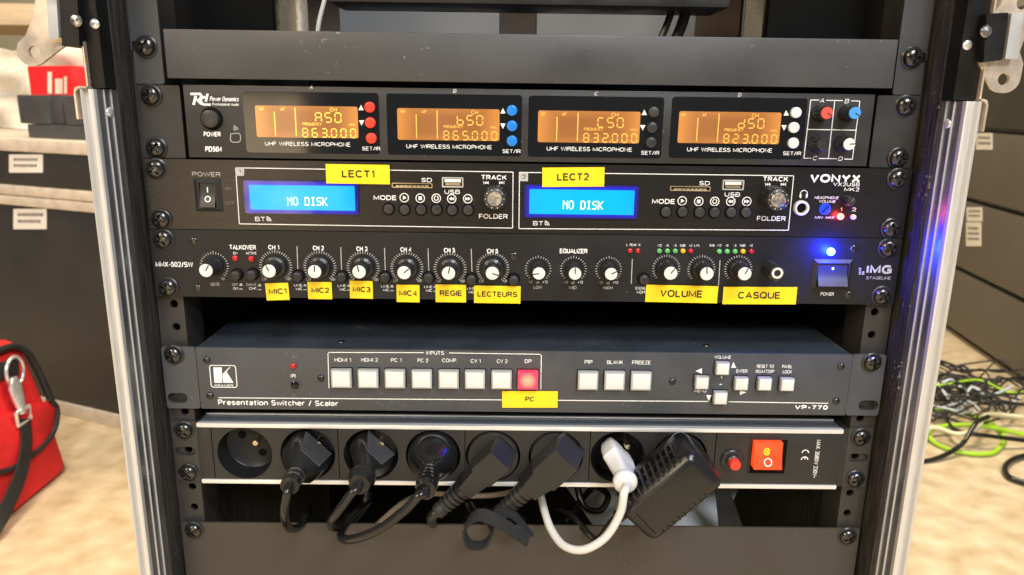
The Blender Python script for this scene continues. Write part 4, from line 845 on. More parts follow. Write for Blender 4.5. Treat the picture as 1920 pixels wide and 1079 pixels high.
for px, t, ty, tw in ((642, 'HDMI 1', 675, 31), (692, 'HDMI 2', 675, 31), (742, 'PC 1', 675.5, 20), (792, 'PC 2', 676, 20), (842, 'COMP.', 676, 28), (891, 'CV 1', 677, 19), (940.5, 'CV 2', 677.5, 20), (989.5, 'DP', 677.5, 13), (1101.5, 'PIP', 679, 15), (1151, 'BLANK', 679.5, 30), (1200.5, 'FREEZE', 680, 35)):
    lit = t == 'DP'; b, e = key(px, 707 + (px - 642) * .0085, 38, 36, 'button_glow' if lit else 'button_white', rim='button_lit' if lit else 'button_clear')
    T(ks, t, px + (1 if px < 1000 else 2), ty, tw, 7.5, Y, bold=.012)
    if lit:
        x0, x1, z0, z1 = e; cx, cz = (x0 + x1) / 2, (z0 + z1) / 2; r = (x1 - x0) * .24
        lamp((cx, Y - .012, cz), 0.0025, (1, .12, .1), 'red_button_lamp', .004)
for px, py in ((1352, 688), (1313.5, 714.5), (1387, 716.5), (1348, 743), (1430.5, 717), (1472.5, 718)): key(px, py, 25.5, 25, h=0.0045)
for t, a, b, w_, h in (('VOLUME', 1355, 670, 31, 6.5), ('ENTER', 1391, 696, 21, 6.5), ('MENU', 1313, 733, 22, 6), ('+', 1353, 707, 6, 6), ('-', 1351, 721, 5, 1.6), ('RESET TO', 1435, 687, 32, 6.5), ('XGA/720P', 1434, 696.5, 35, 6.5), ('PANEL', 1476, 687.5, 19, 6.5), ('LOCK', 1476, 697.5, 17, 6.5)): T(ks, t, a, b, w_, h, Y, bold=.01)
ppoly(ks, [[(1304, 696), (1316, 690.5), (1316, 701)], [(1375, 679), (1380.5, 690), (1370, 690)], [(1324, 741), (1334, 741), (1329, 752)], [(1387, 731), (1399, 736), (1387, 741)]], Y)
pline(ks, [(410, 746), (1327, 753)], 1.7, Y); pline(ks, [(1366, 753.5), (1553, 756.5)], 1.7, Y)
T(ks, 'Presentation Switcher / Scaler', 522, 755.5, 225, 11, Y, bold=.012); T(ks, 'VP-770', 1521, 764, 62, 9, Y, bold=.035)
sticker(ks, 'PC', 993.5, 748.5, 104, 33, Y, 17, 10, 0.6, 0.0009)

# ================================================================ bottom blank panel
bp_ = thing('blank_panel', 'plain dark blank rack panel below the dangling power cords', 'panel', (0, 0, Z(-420)))
m = MB(); m.plate(rrect(-0.2413, 0.2413, Z(-425), Z(-292.6), 0.0015), ear_holes([Z(-298.45)]), -0.0015, 0.0); obj('plate', m, 'blank_black', bp_)
for sx in (-1, 1): rack_screw(bp_, sx * 0.23256, Z(-298.45), -0.0015)

# ================================================================ power strip
Y = -0.004
ps = thing('power_strip', 'rack power strip with eight sockets between two aluminium edges and a red switch', 'power strip', (0, 0, Z(-262)))
X0, X1 = -0.2228, 0.2192; zt0, zt1, zb0, zb1 = Z(-218.6), Z(-215.6), Z(-260.6), Z(-257.6)
for sx in (-1, 1):
    xa, xb = sx * 0.2413, sx * 0.2245
    m = MB(); m.plate(rrect(xa, xb, Z(-260.5), Z(-215.8), 0.0015), [slot(sx * 0.2335, Z(-v), 0.0038, 0.0032) for v in (222.25, 238.1, 254.0)], -0.0004, 0.0018); er = obj('mounting_ear', m, 'rail_black', ps)
    m = MB(); m.box(sx * 0.2243, (X1 + .0005) if sx > 0 else (X0 - .0005), -0.0004, 0.045, Z(-260.0), Z(-216.2)); obj('end_cap', m, 'plastic_black', ps)
    for v in (222.25, 254.0): rack_screw(ps, sx * 0.23256 + (0 if sx < 0 else .0006), Z(-v), -0.0004)
def strip(z0, z1, nm):
    m = MB(); m.box(X0, X1, Y, 0.0, z0, z1, 0.0004); return obj(nm, m, 'aluminium_strip', ps)
strip(zt0, zt1, 'aluminium_edge'); strip(zb0, zb1, 'aluminium_edge')
m = MB(); m.box(X0, X1, 0.0003, 0.044, zt1 - .0022, zt1 - 0.0008); obj('housing_top', m, 'housing_blue_tint', ps)
m = MB(); m.box(X0, X1, 0.0125, 0.0145, zt1 - .0007, zt1 + 0.0004, .0002); obj('housing_ridge', m, 'aluminium_strip', ps)
m = MB(); m.box(X0, X1, 0.0003, 0.044, zb0 + .0005, zb0 + .0018); obj('housing_base', m, 'aluminium_strip', ps)
m = MB(); m.box(X0 + .001, X1 - .001, 0.038, 0.0436, zb0 + .003, zt1 - .003); obj('housing_back', m, 'plastic_black', ps)
YF = Y + 0.0008; za, zc = zb1 + .0002, zt0 - .0002; ZS = Z(-238.1)
seam = [xz(p, 855, YF)[0] for p in (400, 635, 872, 1105.5, 1340)]
sock_px = [(459, 850), (577, 851), (695.5, 852), (812, 853), (924.5, 855), (1042, 856), (1158, 858), (1275, 860)]
socks = [W(a, b, YF) for a, b in sock_px]; RS = 0.0189
g = 0.0003
m = MB(); m.box(X0 + .0003, seam[0] - g, YF, YF + .004, za, zc, .0003); obj('filler_plate', m, 'plastic_black', ps)
for k in range(4):
    holes = [circ(socks[2 * k + j].x, ZS, RS, 40) for j in (0, 1)]
    m = MB(); m.plate([(seam[k] + g, za), (seam[k + 1] - g, za), (seam[k + 1] - g, zc), (seam[k] + g, zc)], holes, YF, YF + .003); md = obj('socket_module', m, 'plastic_black', ps)
    for j in (0, 1):
        c = (socks[2 * k + j].x, YF + .0002, ZS)
        m = MB(); m.lathe(c, [(RS * 1.005, 0), (RS * .985, .0005), (RS * .975, .0145), (RS * .93, .0155), (0, .0155)], 40, (0, 1, 0), False); obj('socket_cup', m, 'socket_black', md, smooth=50)
        m = MB()
        for sg in (-1, 1):
            m.lathe((c[0] + sg * .0067, YF + .0157, ZS - sg * .0067), [(.0028, 0), (.0028, .0004), (0, .0004)], 16)
        obj('contact_hole', m, 'hole_black', md)
        m = MB(); m.lathe((c[0] + .0071, YF + .0156, ZS + .0071), [(.0023, 0), (.0023, .0125), (.0018, .0142), (0, .0147)], 16); obj('earth_pin', m, 'brass', md)
m = MB(); m.box(seam[4] + g, X1 - .0003, YF, YF + .004, za, zc, .0003); obj('switch_module', m, 'plastic_black', ps)
c = W(1372, 862, YF); m = MB()
m.lathe((c.x, YF, c.z), [(.0078, 0), (.0078, .0018), (.0066, .0026), (.0050, .0026), (.0050, .0046), (.0042, .0052), (.0034, .0052)], 36); br = obj('breaker', m, 'knob_black', ps)
m = MB(); m.lathe((c.x, YF, c.z), [(.0039, .004), (.0039, .0084), (.0034, .0094), (.0018, .0100), (0, .0102)], 24); obj('breaker_button', m, 'red_button', br)
x0, x1, _, _, z0, z1 = boxpx(1440, 856, 72, 74, 0, 0, YF)
m = MB(); m.plate([(x0, z0), (x1, z0), (x1, z1), (x0, z1)], [[(x0 + .001, z0 + .001), (x1 - .001, z0 + .001), (x1 - .001, z1 - .001), (x0 + .001, z1 - .001)]], YF - .0006, YF + .001); psw = obj('power_switch', m, 'plastic_black', ps)
m = MB(); m.flat([(x0 + .0008, z0 + .0008), (x1 - .0008, z0 + .0008), (x1 - .0008, z1 - .0008), (x0 + .0008, z1 - .0008)], YF - .0002); obj('switch_recess', m, 'hole_black', psw)
# wedge rocker: upper end out
n = 9; vs = []; xa, xb, zA, zB = x0 + .0016, x1 - .0058, z0 + .0076, z1 - .0012
f_ = lambda t: YF - .0052 - .0028 * (1 - t) + .0012 * math.sin(math.pi * t)
for j in range(n):
    t = j / (n - 1); vs += [(xa, f_(t), zA + (zB - zA) * t), (xb, f_(t), zA + (zB - zA) * t)]
k = len(vs); vs += [(a, YF - .0004, b) for a, _, b in vs]
fs = [(2 * j, 2 * j + 1, 2 * j + 3, 2 * j + 2) for j in range(n - 1)] + [(2 * j, 2 * j + 2, k + 2 * j + 2, k + 2 * j) for j in range(n - 1)] + [(2 * j + 1, k + 2 * j + 1, k + 2 * j + 3, 2 * j + 3) for j in range(n - 1)] + [(0, k, k + 1, 1), (2 * n - 2, 2 * n - 1, k + 2 * n - 1, k + 2 * n - 2)]
m = MB(); m.add(vs, fs); rk = obj('rocker', m, 'rocker_red', psw)
xm = (xa + xb) / 2; zm = (zA + zB) / 2; hh = zB - zA
m = MB()
for i in range(14):
    p, q = 2 * math.pi * i / 14, 2 * math.pi * (i + 1) / 14; P = lambda r, a: (xm + r * math.cos(a), 0, zA + hh * .26 + r * math.sin(a))
    vv = [P(.0022, p), P(.0029, p), P(.0029, q), P(.0022, q)]; m.add([(a, f_((b - zA) / hh) - .0002, b) for a, _, b in vv], [(0, 1, 2, 3)])
obj('switch_mark', m, 'print_white', rk)
m = MB()
for i in range(6):
    for j in range(6):
        if (i + 2 * j) % 5 == 0: continue
        a, b = xm - .0032 + i * .0007, zA + hh * .52 + j * .0009; m.add([(p, f_((q - zA) / hh) - .00025, q) for p, q in ((a, b), (a + .0006, b), (a + .0006, b + .00078), (a, b + .00078))], [(0, 1, 2, 3)])
obj('neon_glow', m, 'rocker_glow', rk)
lamp((xm, YF - .018, zm), 0.003, (1, .12, .04), 'switch_lamp', .004)
T(ps, 'MAX. 3680W 230V~', 1531, 861, 78, 8, YF, rot=-90, bold=.004)
m = MB(); s = sc(1509, 856, YF); c = W(1509, 856, YF)
for dz in (7, -7): ring(m, (c.x, c.z + dz * s - .0), 5.2 * s, 7 * s, YF - PR, 0, 180, 12)
seg(m, (c.x, c.z - 7 * s), (c.x, c.z - 1.5 * s), 1.8 * s, YF - PR - .00002) if False else seg(m, (c.x, c.z - 6 * s), (c.x + .0001, c.z - 1.2 * s + .0), 1.6 * s, YF - PR - .00002)
obj('printed_mark', m, 'print_white', ps)

# ================================================================ plugs
D = Vector((-.7071, 0, -.7071)); U = Vector((.7071, 0, -.7071)); V = Vector((.7071, 0, .7071)); OUT = Vector((0, -1, 0))
def path(pts): return [W(a, b, y) for a, b, y in pts]
def straight(i, name, label, secs, relief, cab, mt, cm, cr=0.0028, ribs=None, smooth=35, grp=None):
    s0 = Vector((socks[i].x, 0, ZS)); t = thing(name, label, 'plug', (s0.x, YF, ZS), grp)
    m = MB(); m.loft([(s0 + OUT * o, U, V, a, b, e) for o, a, b, e in secs], 40); body = obj('plug_body', m, mt, t, smooth=smooth)
    m = MB(); m.lathe(s0, relief, 24); obj('strain_relief', m, mt, t, smooth=50)
    m = MB(); m.tube([s0 + OUT * relief[-1][1] * .96, s0 + OUT * (relief[-1][1] + .004)] + path(cab), cr, 14); obj('cord', m, cm, t, smooth=60)
    if ribs:
        m = MB()
        for k in range(ribs[0]):
            f = k / (ribs[0] - 1); o = ribs[1] + (ribs[2] - ribs[1]) * f; hw = ribs[3] + (ribs[4] - ribs[3]) * f; up = ribs[5] + (ribs[6] - ribs[5]) * f
            c = s0 + OUT * o + V * up
            m.loft([(c - U * hw, V, OUT, .0009, .0007, 2), (c + U * hw, V, OUT, .0009, .0007, 2)], 8)
        obj('grip_ribs', m, 'rib_grey', body)
    return t
straight(1, 'power_plug', 'black plug with a ribbed flat grip in the socket beside the empty one', [(-.012, .0165, .0165, 2), (-.007, .0165, .0165, 2), (-.006, .0160, .0100, 3.5), (.010, .0156, .0092, 4), (.020, .0132, .0082, 4), (.027, .0085, .0072, 3), (.031, .0062, .0062, 2)],
    [(.0062, .030), (.0064, .034), (.0054, .0345), (.0054, .0365), (.0064, .037), (.0064, .0395), (.0054, .040), (.0054, .0415), (.0062, .042), (.0060, .047), (.0036, .0475)],
    [(538, 930, -.053), (533, 960, -.050), (541, 990, -.035), (562, 988, -.012), (574, 968, .012), (580, 955, .05)], 'plug_black', 'cable_black', ribs=(8, .001, .0195, .0118, .0088, .0100, .0084))
straight(2, 'power_plug', 'black plug with pinched grey ribbed wings in the third socket', [(-.012, .0165, .0165, 2), (-.007, .0165, .0165, 2), (-.006, .0160, .0090, 3.5), (.008, .0150, .0078, 4), (.016, .0098, .0068, 4), (.024, .0058, .0062, 3), (.031, .0052, .0052, 2)],
    [(.0052, .030), (.0058, .031), (.0085, .033), (.0090, .035), (.0086, .0375), (.0070, .040), (.0066, .045), (.0034, .0455)],
    [(660, 925, -.052), (636, 957, -.052), (620, 980, -.044), (628, 990, -.024), (648, 975, .006), (668, 955, .05)], 'plug_black', 'cable_black', ribs=(11, -.002, .0165, .0125, .0070, .0090, .0070))
straight(3, 'power_plug', 'glossy black round-bodied plug with a slotted strain relief in the fourth socket', [(-.010, .0174, .0174, 2), (.004, .0174, .0174, 2), (.008, .0168, .0165, 2), (.013, .0145, .0135, 2.2), (.018, .0105, .0095, 2.6), (.024, .0075, .0072, 2.4), (.028, .0066, .0066, 2)],
    [(.0066, .027), (.0072, .028)] + [q for k in range(4) for q in ((.0072, .029 + k * .0042), (.0072, .0312 + k * .0042), (.0056, .0314 + k * .0042), (.0056, .0328 + k * .0042))] + [(.0068, .0462), (.0064, .051), (.0036, .0515)],
    [(785, 930, -.058), (758, 958, -.058), (712, 992, -.055), (668, 1010, -.045), (641, 1010, -.032), (644, 990, -.012), (668, 962, .012), (690, 942, .05)], 'plug_gloss', 'cable_black', .0030)
straight(6, 'power_plug', 'white plug with a round collar and a looping white cord', [(-.006, .0112, .0056, 5), (.002, .0122, .0062, 5), (.012, .0116, .0062, 5), (.0125, .0108, .0060, 5), (.021, .0078, .0058, 4), (.030, .0048, .0050, 2.4), (.034, .0046, .0046, 2)],
    [(.0046, .033), (.0074, .0340), (.0080, .0360), (.0079, .0385), (.0068, .0400), (.0036, .0404)],
    [(1170, 925, -.050), (1163, 962, -.050), (1136, 1007, -.050), (1095, 1031, -.048), (1058, 1024, -.040), (1034, 994, -.026), (1022, 962, -.010), (1014, 930, .014), (1008, 905, .03)], 'white_plug', 'cable_white', .0027, smooth=40)
def angled(i, label, cab, relen, ribn, cr, bulk, face):
    s0 = Vector((socks[i].x, 0, ZS)); t = thing('power_plug', label, 'plug', (s0.x, YF, ZS))
    m = MB(); m.lathe(s0, [(.0176, -.010), (.0176, .004), (.0170, .0050), (0, .0050)], 40); obj('plug_base', m, 'plug_matte', t)
    o = .0125
    wb = bulk
    back = [(-.0160, -.0090), (-.0160, .0090), (-.0120, .0105), (.012, .0105), (.0135, .0085), (.027, .0070), (.027, -.0070), (.0135, -.0085), (.012, -.0105), (-.0120, -.0105)]
    front = [(-.0082, -.0095), (-.0082, .0095), (-.0080, .0100), (.012, .0100), (.0135, .0082), (.027, .0062), (.027, -.0062), (.0135, -.0082), (.012, -.0100), (-.0080, -.0100)]
    lay = [(.0030, back, wb), (.0060, back, wb), (.0066, back, wb * .99), (.0200, front, wb), (.0208, front, wb * .95)]
    m = MB(); k_ = len(back)
    for h_, poly, f_s in lay: m.v += [tuple(s0 + D * (a_ * (f_s if a_ < .02 else 1)) + U * (b_ * f_s) + OUT * h_) for a_, b_ in poly]
    m.f += [(i * k_ + j, i * k_ + (j + 1) % k_, (i + 1) * k_ + (j + 1) % k_, (i + 1) * k_ + j) for i in range(4) for j in range(k_)] + [tuple(range(k_)), tuple(4 * k_ + j for j in range(k_))]
    obj('plug_body', m, 'plug_matte', t, smooth=12)
    m = MB(); q = s0 + OUT * o + D * .0265; pr = [(.0074, 0)]
    for k in range(ribn):
        h = .002 + k * relen / ribn; w_ = .0072 - .0016 * k / ribn; pr += [(w_, h), (w_, h + relen / ribn * .55), (w_ * .78, h + relen / ribn * .6), (w_ * .78, h + relen / ribn * .95)]
    pr += [(.0056, relen + .003), (.0052, relen + .008), (cr, relen + .0085)]
    m.lathe(q, pr, 24, D); obj('strain_relief', m, 'plug_matte', t, smooth=50)
    m = MB(); e = q + D * (relen + .008); m.tube([e - D * .002, e + D * .006] + path(cab), cr, 14); obj('cord', m, 'cable_black', t, smooth=60)
    return t
angled(4, 'black angled plug with a plain block body, its cord hidden behind the bottom panel', [(812, 985, .006), (800, 1000, .03)], .019, 5, .0036, .92, 0)
angled(5, 'black angled plug whose cord passes through the fuzzy strap', [(938, 978, -.016), (915, 975, -.002), (890, 965, .02), (880, 950, .05)], .021, 5, .0040, 1.08, 0)
# mains adapter
t = thing('mains_adapter', 'large black mains adapter with ventilation slots plugged in beside the breaker', 'adapter', (socks[7].x, YF, ZS))
s0 = Vector((socks[7].x, 0, ZS)); mc = W(1262, 936, -.044)
cc = Vector((mc.x, 0, mc.z))
def ablk(L0, L1, hw, y0, y1, bev, seg_=4):
    bm = bmesh.new(); bmesh.ops.create_cube(bm, size=1)
    for v in bm.verts: v.co = Vector((v.co.x * 2 * hw, (y0 + y1) / 2 + v.co.y * (y1 - y0), (L0 + L1) / 2 + v.co.z * (L1 - L0)))
    bmesh.ops.bevel(bm, geom=bm.edges[:], offset=bev, segments=seg_, affect='EDGES', profile=0.5)
    for v in bm.verts: v.co = cc + U * v.co.x + Vector((0, v.co.y, 0)) + D * -v.co.z
    m = MB(); m.bm(bm); return m
HL, HW = .0318, .0176
body = obj('adapter_body', ablk(-HL, HL, HW, -.0445, -.0060, .0078), 'adapter_black', t, smooth=60)
m = MB(); m.lathe(s0, [(.0172, -.010), (.0172, .006), (0, .006)], 36); obj('plug_base', m, 'plastic_black', t)
m = MB()
for k in range(9):
    z = -.0192 + k * .0046
    m.box(-HW - .0002, -HW + .0003, -.0365, -.0290, z - .0011, z + .0011); m.box(-HW - .0002, -HW + .0003, -.0265, -.0195, z - .0011, z + .0011)
m.v = [tuple(cc + U * v[0] + Vector((0, v[1], 0)) + D * -v[2]) for v in m.v]; obj('ventilation_slots', m, 'hole_black', body)
loc_ = lambda m: [tuple(cc + U * v[0] + Vector((0, v[1], 0)) + D * -v[2]) for v in m.v]
for k in range(10):
    z = -.0215 + k * .0046
    m = MB(); m.box(-HW - .0012, -HW + .0020, -.0432, -.0190, z - .0010, z + .0010, .0006); m.v = loc_(m); obj('ventilation_rib', m, 'adapter_black', body)
for k in range(9):
    z = -.020 + k * .0046
    m = MB(); m.box(HW - .0052, HW - .0030, -.04475, -.0440, z - .0004, z + .0004, .0001); m.v = loc_(m); obj('edge_mark', m, 'adapter_black', body)
for x_, z0_, z1_ in ((-.004, -.024, -.0236), (.0055, -.0245, -.0241)):
    m = MB(); m.box(x_ - .005, x_ + .005, -.0447, -.0440, z0_, z1_); m.v = loc_(m); obj('moulded_line', m, 'hole_black', body)
m = MB(); q = cc + D * (HL - .001) + OUT * .016
pr = [(.0048, 0)]
for k in range(4): pr += [(.0046, .001 + k * .003), (.0046, .0028 + k * .003), (.0034, .003 + k * .003), (.0034, .0038 + k * .003)]
m.lathe(q, pr, 18, D); obj('strain_relief', m, 'plug_matte', t)
m = MB(); e = q + D * .0125; m.tube([e - D * .001, e + D * .005] + path([(1120, 1012, -.012), (1098, 996, -.004), (1072, 968, .012), (1040, 955, .04), (1000, 955, .09)]), .0024, 12); obj('cord', m, 'cable_black', t, smooth=60)
# hook and loop strap round the cord
def ribbon(pts, wd, th, wdir):
    P = []; pts = [Vector(p) for p in pts]; sub = 8
    for i in range(len(pts) - 1):
        p0 = pts[max(i - 1, 0)]; p1 = pts[i]; p2 = pts[i + 1]; p3 = pts[min(i + 2, len(pts) - 1)]
        for k in range(sub):
            u = k / sub; P.append(0.5 * ((2 * p1) + (-p0 + p2) * u + (2 * p0 - 5 * p1 + 4 * p2 - p3) * u * u + (-p0 + 3 * p1 - 3 * p2 + p3) * u ** 3))
    P.append(pts[-1]); m = MB(); secs = []
    for i, p in enumerate(P):
        tg = (P[min(i + 1, len(P) - 1)] - P[max(i - 1, 0)]).normalized(); b = Vector(wdir(i / (len(P) - 1)) if callable(wdir) else wdir).normalized(); nrm = tg.cross(b).normalized(); b = nrm.cross(tg)
        secs.append((p, b, nrm, wd / 2, th / 2, 5))
    m.loft(secs, 12); return m
lp_ = path([(990, 1014, -.034), (965, 998, -.037), (930, 976, -.039), (900, 966, -.037), (879, 978, -.034), (871, 1000, -.033), (882, 1021, -.032), (907, 1021, -.031), (922, 1000, -.030), (918, 975, -.027), (938, 960, -.024), (962, 966, -.020), (983, 988, -.020), (994, 1006, -.024)])
wd_f = lambda t: Vector((-.35, .35, .85)).lerp(Vector((.1, 1, .15)), min(1, max(0, (t - .16) / .14)))
sm_ = ribbon(lp_, .0085, .0016, wd_f); so = obj('hook_and_loop_strap', sm_, 'velcro', None)
fz = MB(); rz = random.Random(5)
for k in range(2600):
    v = Vector(rz.choice(sm_.v)) + Vector([rz.uniform(-.0016, .0016) for _ in range(3)]); d_ = Vector([rz.gauss(0, 1) for _ in range(3)]).normalized() * rz.uniform(.0006, .0017); e_ = d_.orthogonal().normalized() * .00009
    fz.add([v - e_, v + e_, v + d_], [(0, 1, 2)])
obj('strap_fuzz', fz, 'velcro', so, kind='stuff')
tag(so, 'fuzzy black hook and loop strap hanging in a loop on a cord', 'strap')
m = MB(); m.tube(path([(700, 990, .10), (760, 940, .09), (810, 926, .075), (870, 930, .07), (930, 928, .07), (985, 915, .06), (1040, 895, .06)]), .0022, 12); tag(obj('cable', m, 'cable_beige', None, smooth=60), 'thin beige cable sagging in the dark gap under the power strip', 'cable')
# pale sheet lying inside below the strip
sheet = [W(a, b, y) for a, b, y in ((1040, 880, .12), (1400, 880, .12), (1345, 1010, .05), (1130, 1010, .05))]
m = MB(); m.add([v for v in sheet] + [v + Vector((0, .003, -.002)) for v in sheet], [(0, 1, 2, 3), (7, 6, 5, 4), (0, 4, 5, 1), (1, 5, 6, 2), (2, 6, 7, 3), (3, 7, 4, 0)]); tag(obj('plastic_sheet', m, 'pvc_grey', None), 'pale grey plastic sheet lying tilted inside the rack under the power strip', 'sheet')
for k, (pts, r, lab) in enumerate((([(1080, 905, .06), (1095, 950, .05), (1125, 958, .05), (1140, 930, .06), (1115, 915, .07), (1085, 945, .07), (1060, 980, .06)], .0026, 'black cable looped in front of the pale plastic sheet'),
                                   ([(690, 920, .05), (682, 950, .045), (655, 985, .04), (640, 1010, .04)], .0034, 'black cable hanging in the dark gap behind the pinched plug'))):
    m = MB(); m.tube(path(pts), r, 12); tag(obj('cable', m, 'cable_black', None, smooth=60), lab, 'cable')
dark = [W(a, b, .03) for a, b in ((1340, 900), (1362, 900), (1400, 1010), (1352, 1010))]
m = MB(); m.plate([(v.x, v.z) for v in dark], [], .030, .034); tag(obj('metal_bracket', m, 'rail_black', None), 'slanted dark metal bracket in the gap beside the pale sheet', 'bracket')

# ================================================================ background, left
def frame_box(O, u, z0, z1, x0, x1, y0, y1, bev=0):
    m = MB(); m.box(x0, x1, y0, y1, z0, z1, bev); u = Vector((u[0], u[1], 0)).normalized(); d = Vector((-u.y, u.x, 0))
    m.v = [tuple(Vector((O[0], O[1], 0)) + u * v[0] + d * v[1] + Vector((0, 0, v[2]))) for v in m.v]; return m
A = (-1.2439, 1.4393); UL = Vector((.921, -.391, 0)).normalized(); NL = Vector((-.391, -.921, 0)).normalized(); P0 = (A[0], A[1], 0)
zl = lambda py, px=80: WP(px, py, P0, NL).z
lc = thing('flight_case', 'black flight case with pale metal edges and two white stickers behind the red bag', 'flight case', (A[0], A[1] + .3, 0))
za_, zb_, zc_, zd_, ze_, zf_ = zl(263), zl(287), zl(352), zl(390), zl(752, 112), zl(778, 112)
fx = (-1.0, .85)
def lbox(nm, m_, z0, z1, o=0.0, x=fx, y1=.55, bev=.004, par=lc): return obj(nm, frame_box(A, UL, z0, z1, x[0], x[1], -o, y1, bev), m_, par)
lbox('lid_panel', 'case_black', zb_ + .001, za_ - .004, -.002, bev=0); lid = lbox('edge_profile', 'case_edge', zb_, za_, .006); lbox('lid_panel', 'case_black', zc_ + .001, zb_ - .001)
lbox('edge_profile', 'case_edge', zd_, (zc_ + zd_) / 2 - .001, .006); lbox('edge_profile', 'case_edge', (zc_ + zd_) / 2 + .001, zc_, .006)
lbox('body_panel', 'case_black', ze_ + .001, zd_ - .001); lbox('edge_profile', 'case_edge', zf_, ze_, .006)
for fxx in (-.7, 0.05, .6):
    m = MB(); m.lathe((0, 0, 0), [(.01, -.014), (.034, -.014), (.036, -.008), (.036, .008), (.034, .014), (.01, .014)], 20, (1, 0, 0)); h = zf_ / 2
    k_ = max(h, .02) / .036; m.v = [tuple(Vector((A[0], A[1], h)) + UL * fxx - NL * .08 + Vector(v) * k_) for v in m.v]; obj('castor', m, 'plastic_black', lc)
def lab(px0, py0, px1, py1, par, p0, n_, lines=2, th=.0015, seed=1):
    c = [WP(a, b, p0, n_) for a, b in ((px0, py0), (px1, py0), (px1, py1), (px0, py1))]; n_ = Vector(n_)
    rr = random.Random(seed); m = MB(); m.add([v + n_ * .0005 for v in c] + [v + n_ * th for v in c], [(0, 1, 2, 3), (4, 5, 6, 7), (0, 1, 5, 4), (1, 2, 6, 5), (2, 3, 7, 6), (3, 0, 4, 7)]); o = obj('sticker', m, 'paper_white', par)
    m = MB(); q = lambda a, b: c[0] + (c[1] - c[0]) * a + (c[3] - c[0]) * b + n_ * (th + .0004)
    for l in range(lines):
        x = .14
        while x < .85:
            w_ = rr.uniform(.05, .10); y0 = .2 + l * .65 / lines; m.add([q(x, y0), q(x + w_ * .75, y0), q(x + w_ * .75, y0 + .3 / lines), q(x, y0 + .3 / lines)], [(0, 1, 2, 3)]); x += w_
    obj('sticker_print', m, 'print_dim', o)
lab(18, 290, 81, 324, lc, WP(50, 300, (A[0], A[1], 0), NL), NL); lab(26, 392, 88, 430, lc, WP(50, 400, (A[0], A[1], 0), NL), NL, seed=3)
# things on that case
top = za_
def onbox(nm, px0, py0, px1, mt, off, dep, lab_, cat, z0=None, bev=.004, par=None):
    p0 = Vector((A[0], A[1], 0)) - NL * off; a, b = WP(px0, py0, p0, NL), WP(px1, py0, p0, NL); loc = lambda v: (v - p0).dot(UL)
    m = frame_box((p0.x, p0.y), UL, top + .001 if z0 is None else z0, a.z, loc(a), loc(b), 0, dep, bev); o = obj(nm, m, mt, par)
    if par is None: tag(o, lab_, cat)
    return o, a.z
dk = thing('equipment_case', 'pair of stacked dark grey plastic cases standing on the black flight case', 'case', (A[0] - .1, A[1] + .1, top))
o, z_ = onbox('lower_case', 50, 233, 190, 'box_grey', .05, .2, '', '', par=dk); o, z2 = onbox('upper_case', 30, 178, 88, 'box_grey', .05, .2, '', '', z0=z_ + .001, par=dk); onbox('upper_case', 91, 178, 113, 'box_grey', .06, .2, '', '', z0=z_ + .001, par=dk); onbox('upper_case', 116, 180, 190, 'box_grey', .05, .2, '', '', z0=z_ + .001, par=dk)
o, zr = onbox('red_box', 50, 124, 133, 'box_red', .27, .1, 'bright red box with pale print standing behind the dark grey cases', 'box')
p0 = Vector((A[0], A[1], 0)) - NL * .269
m = MB()
for i, (a, b, c_, d_) in enumerate(((90, 135, 98, 176), (104, 148, 118, 176), (121, 144, 126, 176))):
    m.add([WP(x, y, p0, NL) + NL * .0012 for x, y in ((a, b), (c_, b), (c_, d_), (a, d_))], [(0, 1, 2, 3)])
obj('box_print', m, 'plastic_pale', o)
# crumpled pale plastic wrap behind: a wavy slab
p0 = Vector((A[0], A[1], 0)) - NL * .40; a, b = WP(-260, 85, p0, NL), WP(300, 85, p0, NL); n1, n2 = 46, 22; m = MB(); vs = []; fs = []
for side in (0, 1):
    for j in range(n2):
        for i in range(n1):
            u_, v_ = i / (n1 - 1), j / (n2 - 1); w_ = .016 * math.sin(i * .55 + j * .5) + .010 * math.sin(i * .3 - j * .8) + .004 * abs(math.sin(i * .9 + j * .4))
            hz = top + .002 + (a.z - top) * v_ * (1 - .12 * math.sin(u_ * 9) ** 2); q = a + (b - a) * u_; vs.append((q.x - NL.x * (.11 * side) + NL.x * w_, q.y - NL.y * (.11 * side) + NL.y * w_, hz))
    o_ = side * n1 * n2
    for j in range(n2 - 1):
        for i in range(n1 - 1): fs.append((o_ + j * n1 + i, o_ + j * n1 + i + 1, o_ + (j + 1) * n1 + i + 1, o_ + (j + 1) * n1 + i))
K = n1 * n2
for i in range(n1 - 1): fs.append((K - n1 + i, K - n1 + i + 1, 2 * K - n1 + i + 1, 2 * K - n1 + i))
m.add(vs, fs); tag(obj('plastic_bundle', m, 'plastic_pale', None, smooth=70), 'pale crumpled plastic bundle lying behind the red box', 'bundle')
# shelf unit far behind on the left
sf = thing('storage_shelf', 'pale wooden storage shelf with dark crate far behind the left latch', 'shelf', (-2.4, 2.7, 0))
a, b, c_ = W(0, 6, 2.6), W(0, 47, 2.6), W(0, 84, 2.6)
m = MB(); m.box(-4.0, -1.2, 2.6, 3.1, b.z, a.z, .004); obj('shelf_board', m, 'wood_pale', sf)
m = MB(); m.box(-4.0, -1.2, 2.62, 3.1, .50, .56, .004); obj('shelf_board', m, 'wood_pale', sf)
for x in (-3.98, -1.24): m = MB(); m.box(x, x + .04, 2.63, 3.08, 0, b.z - .001, .002); obj('shelf_post', m, 'wood_pale', sf)
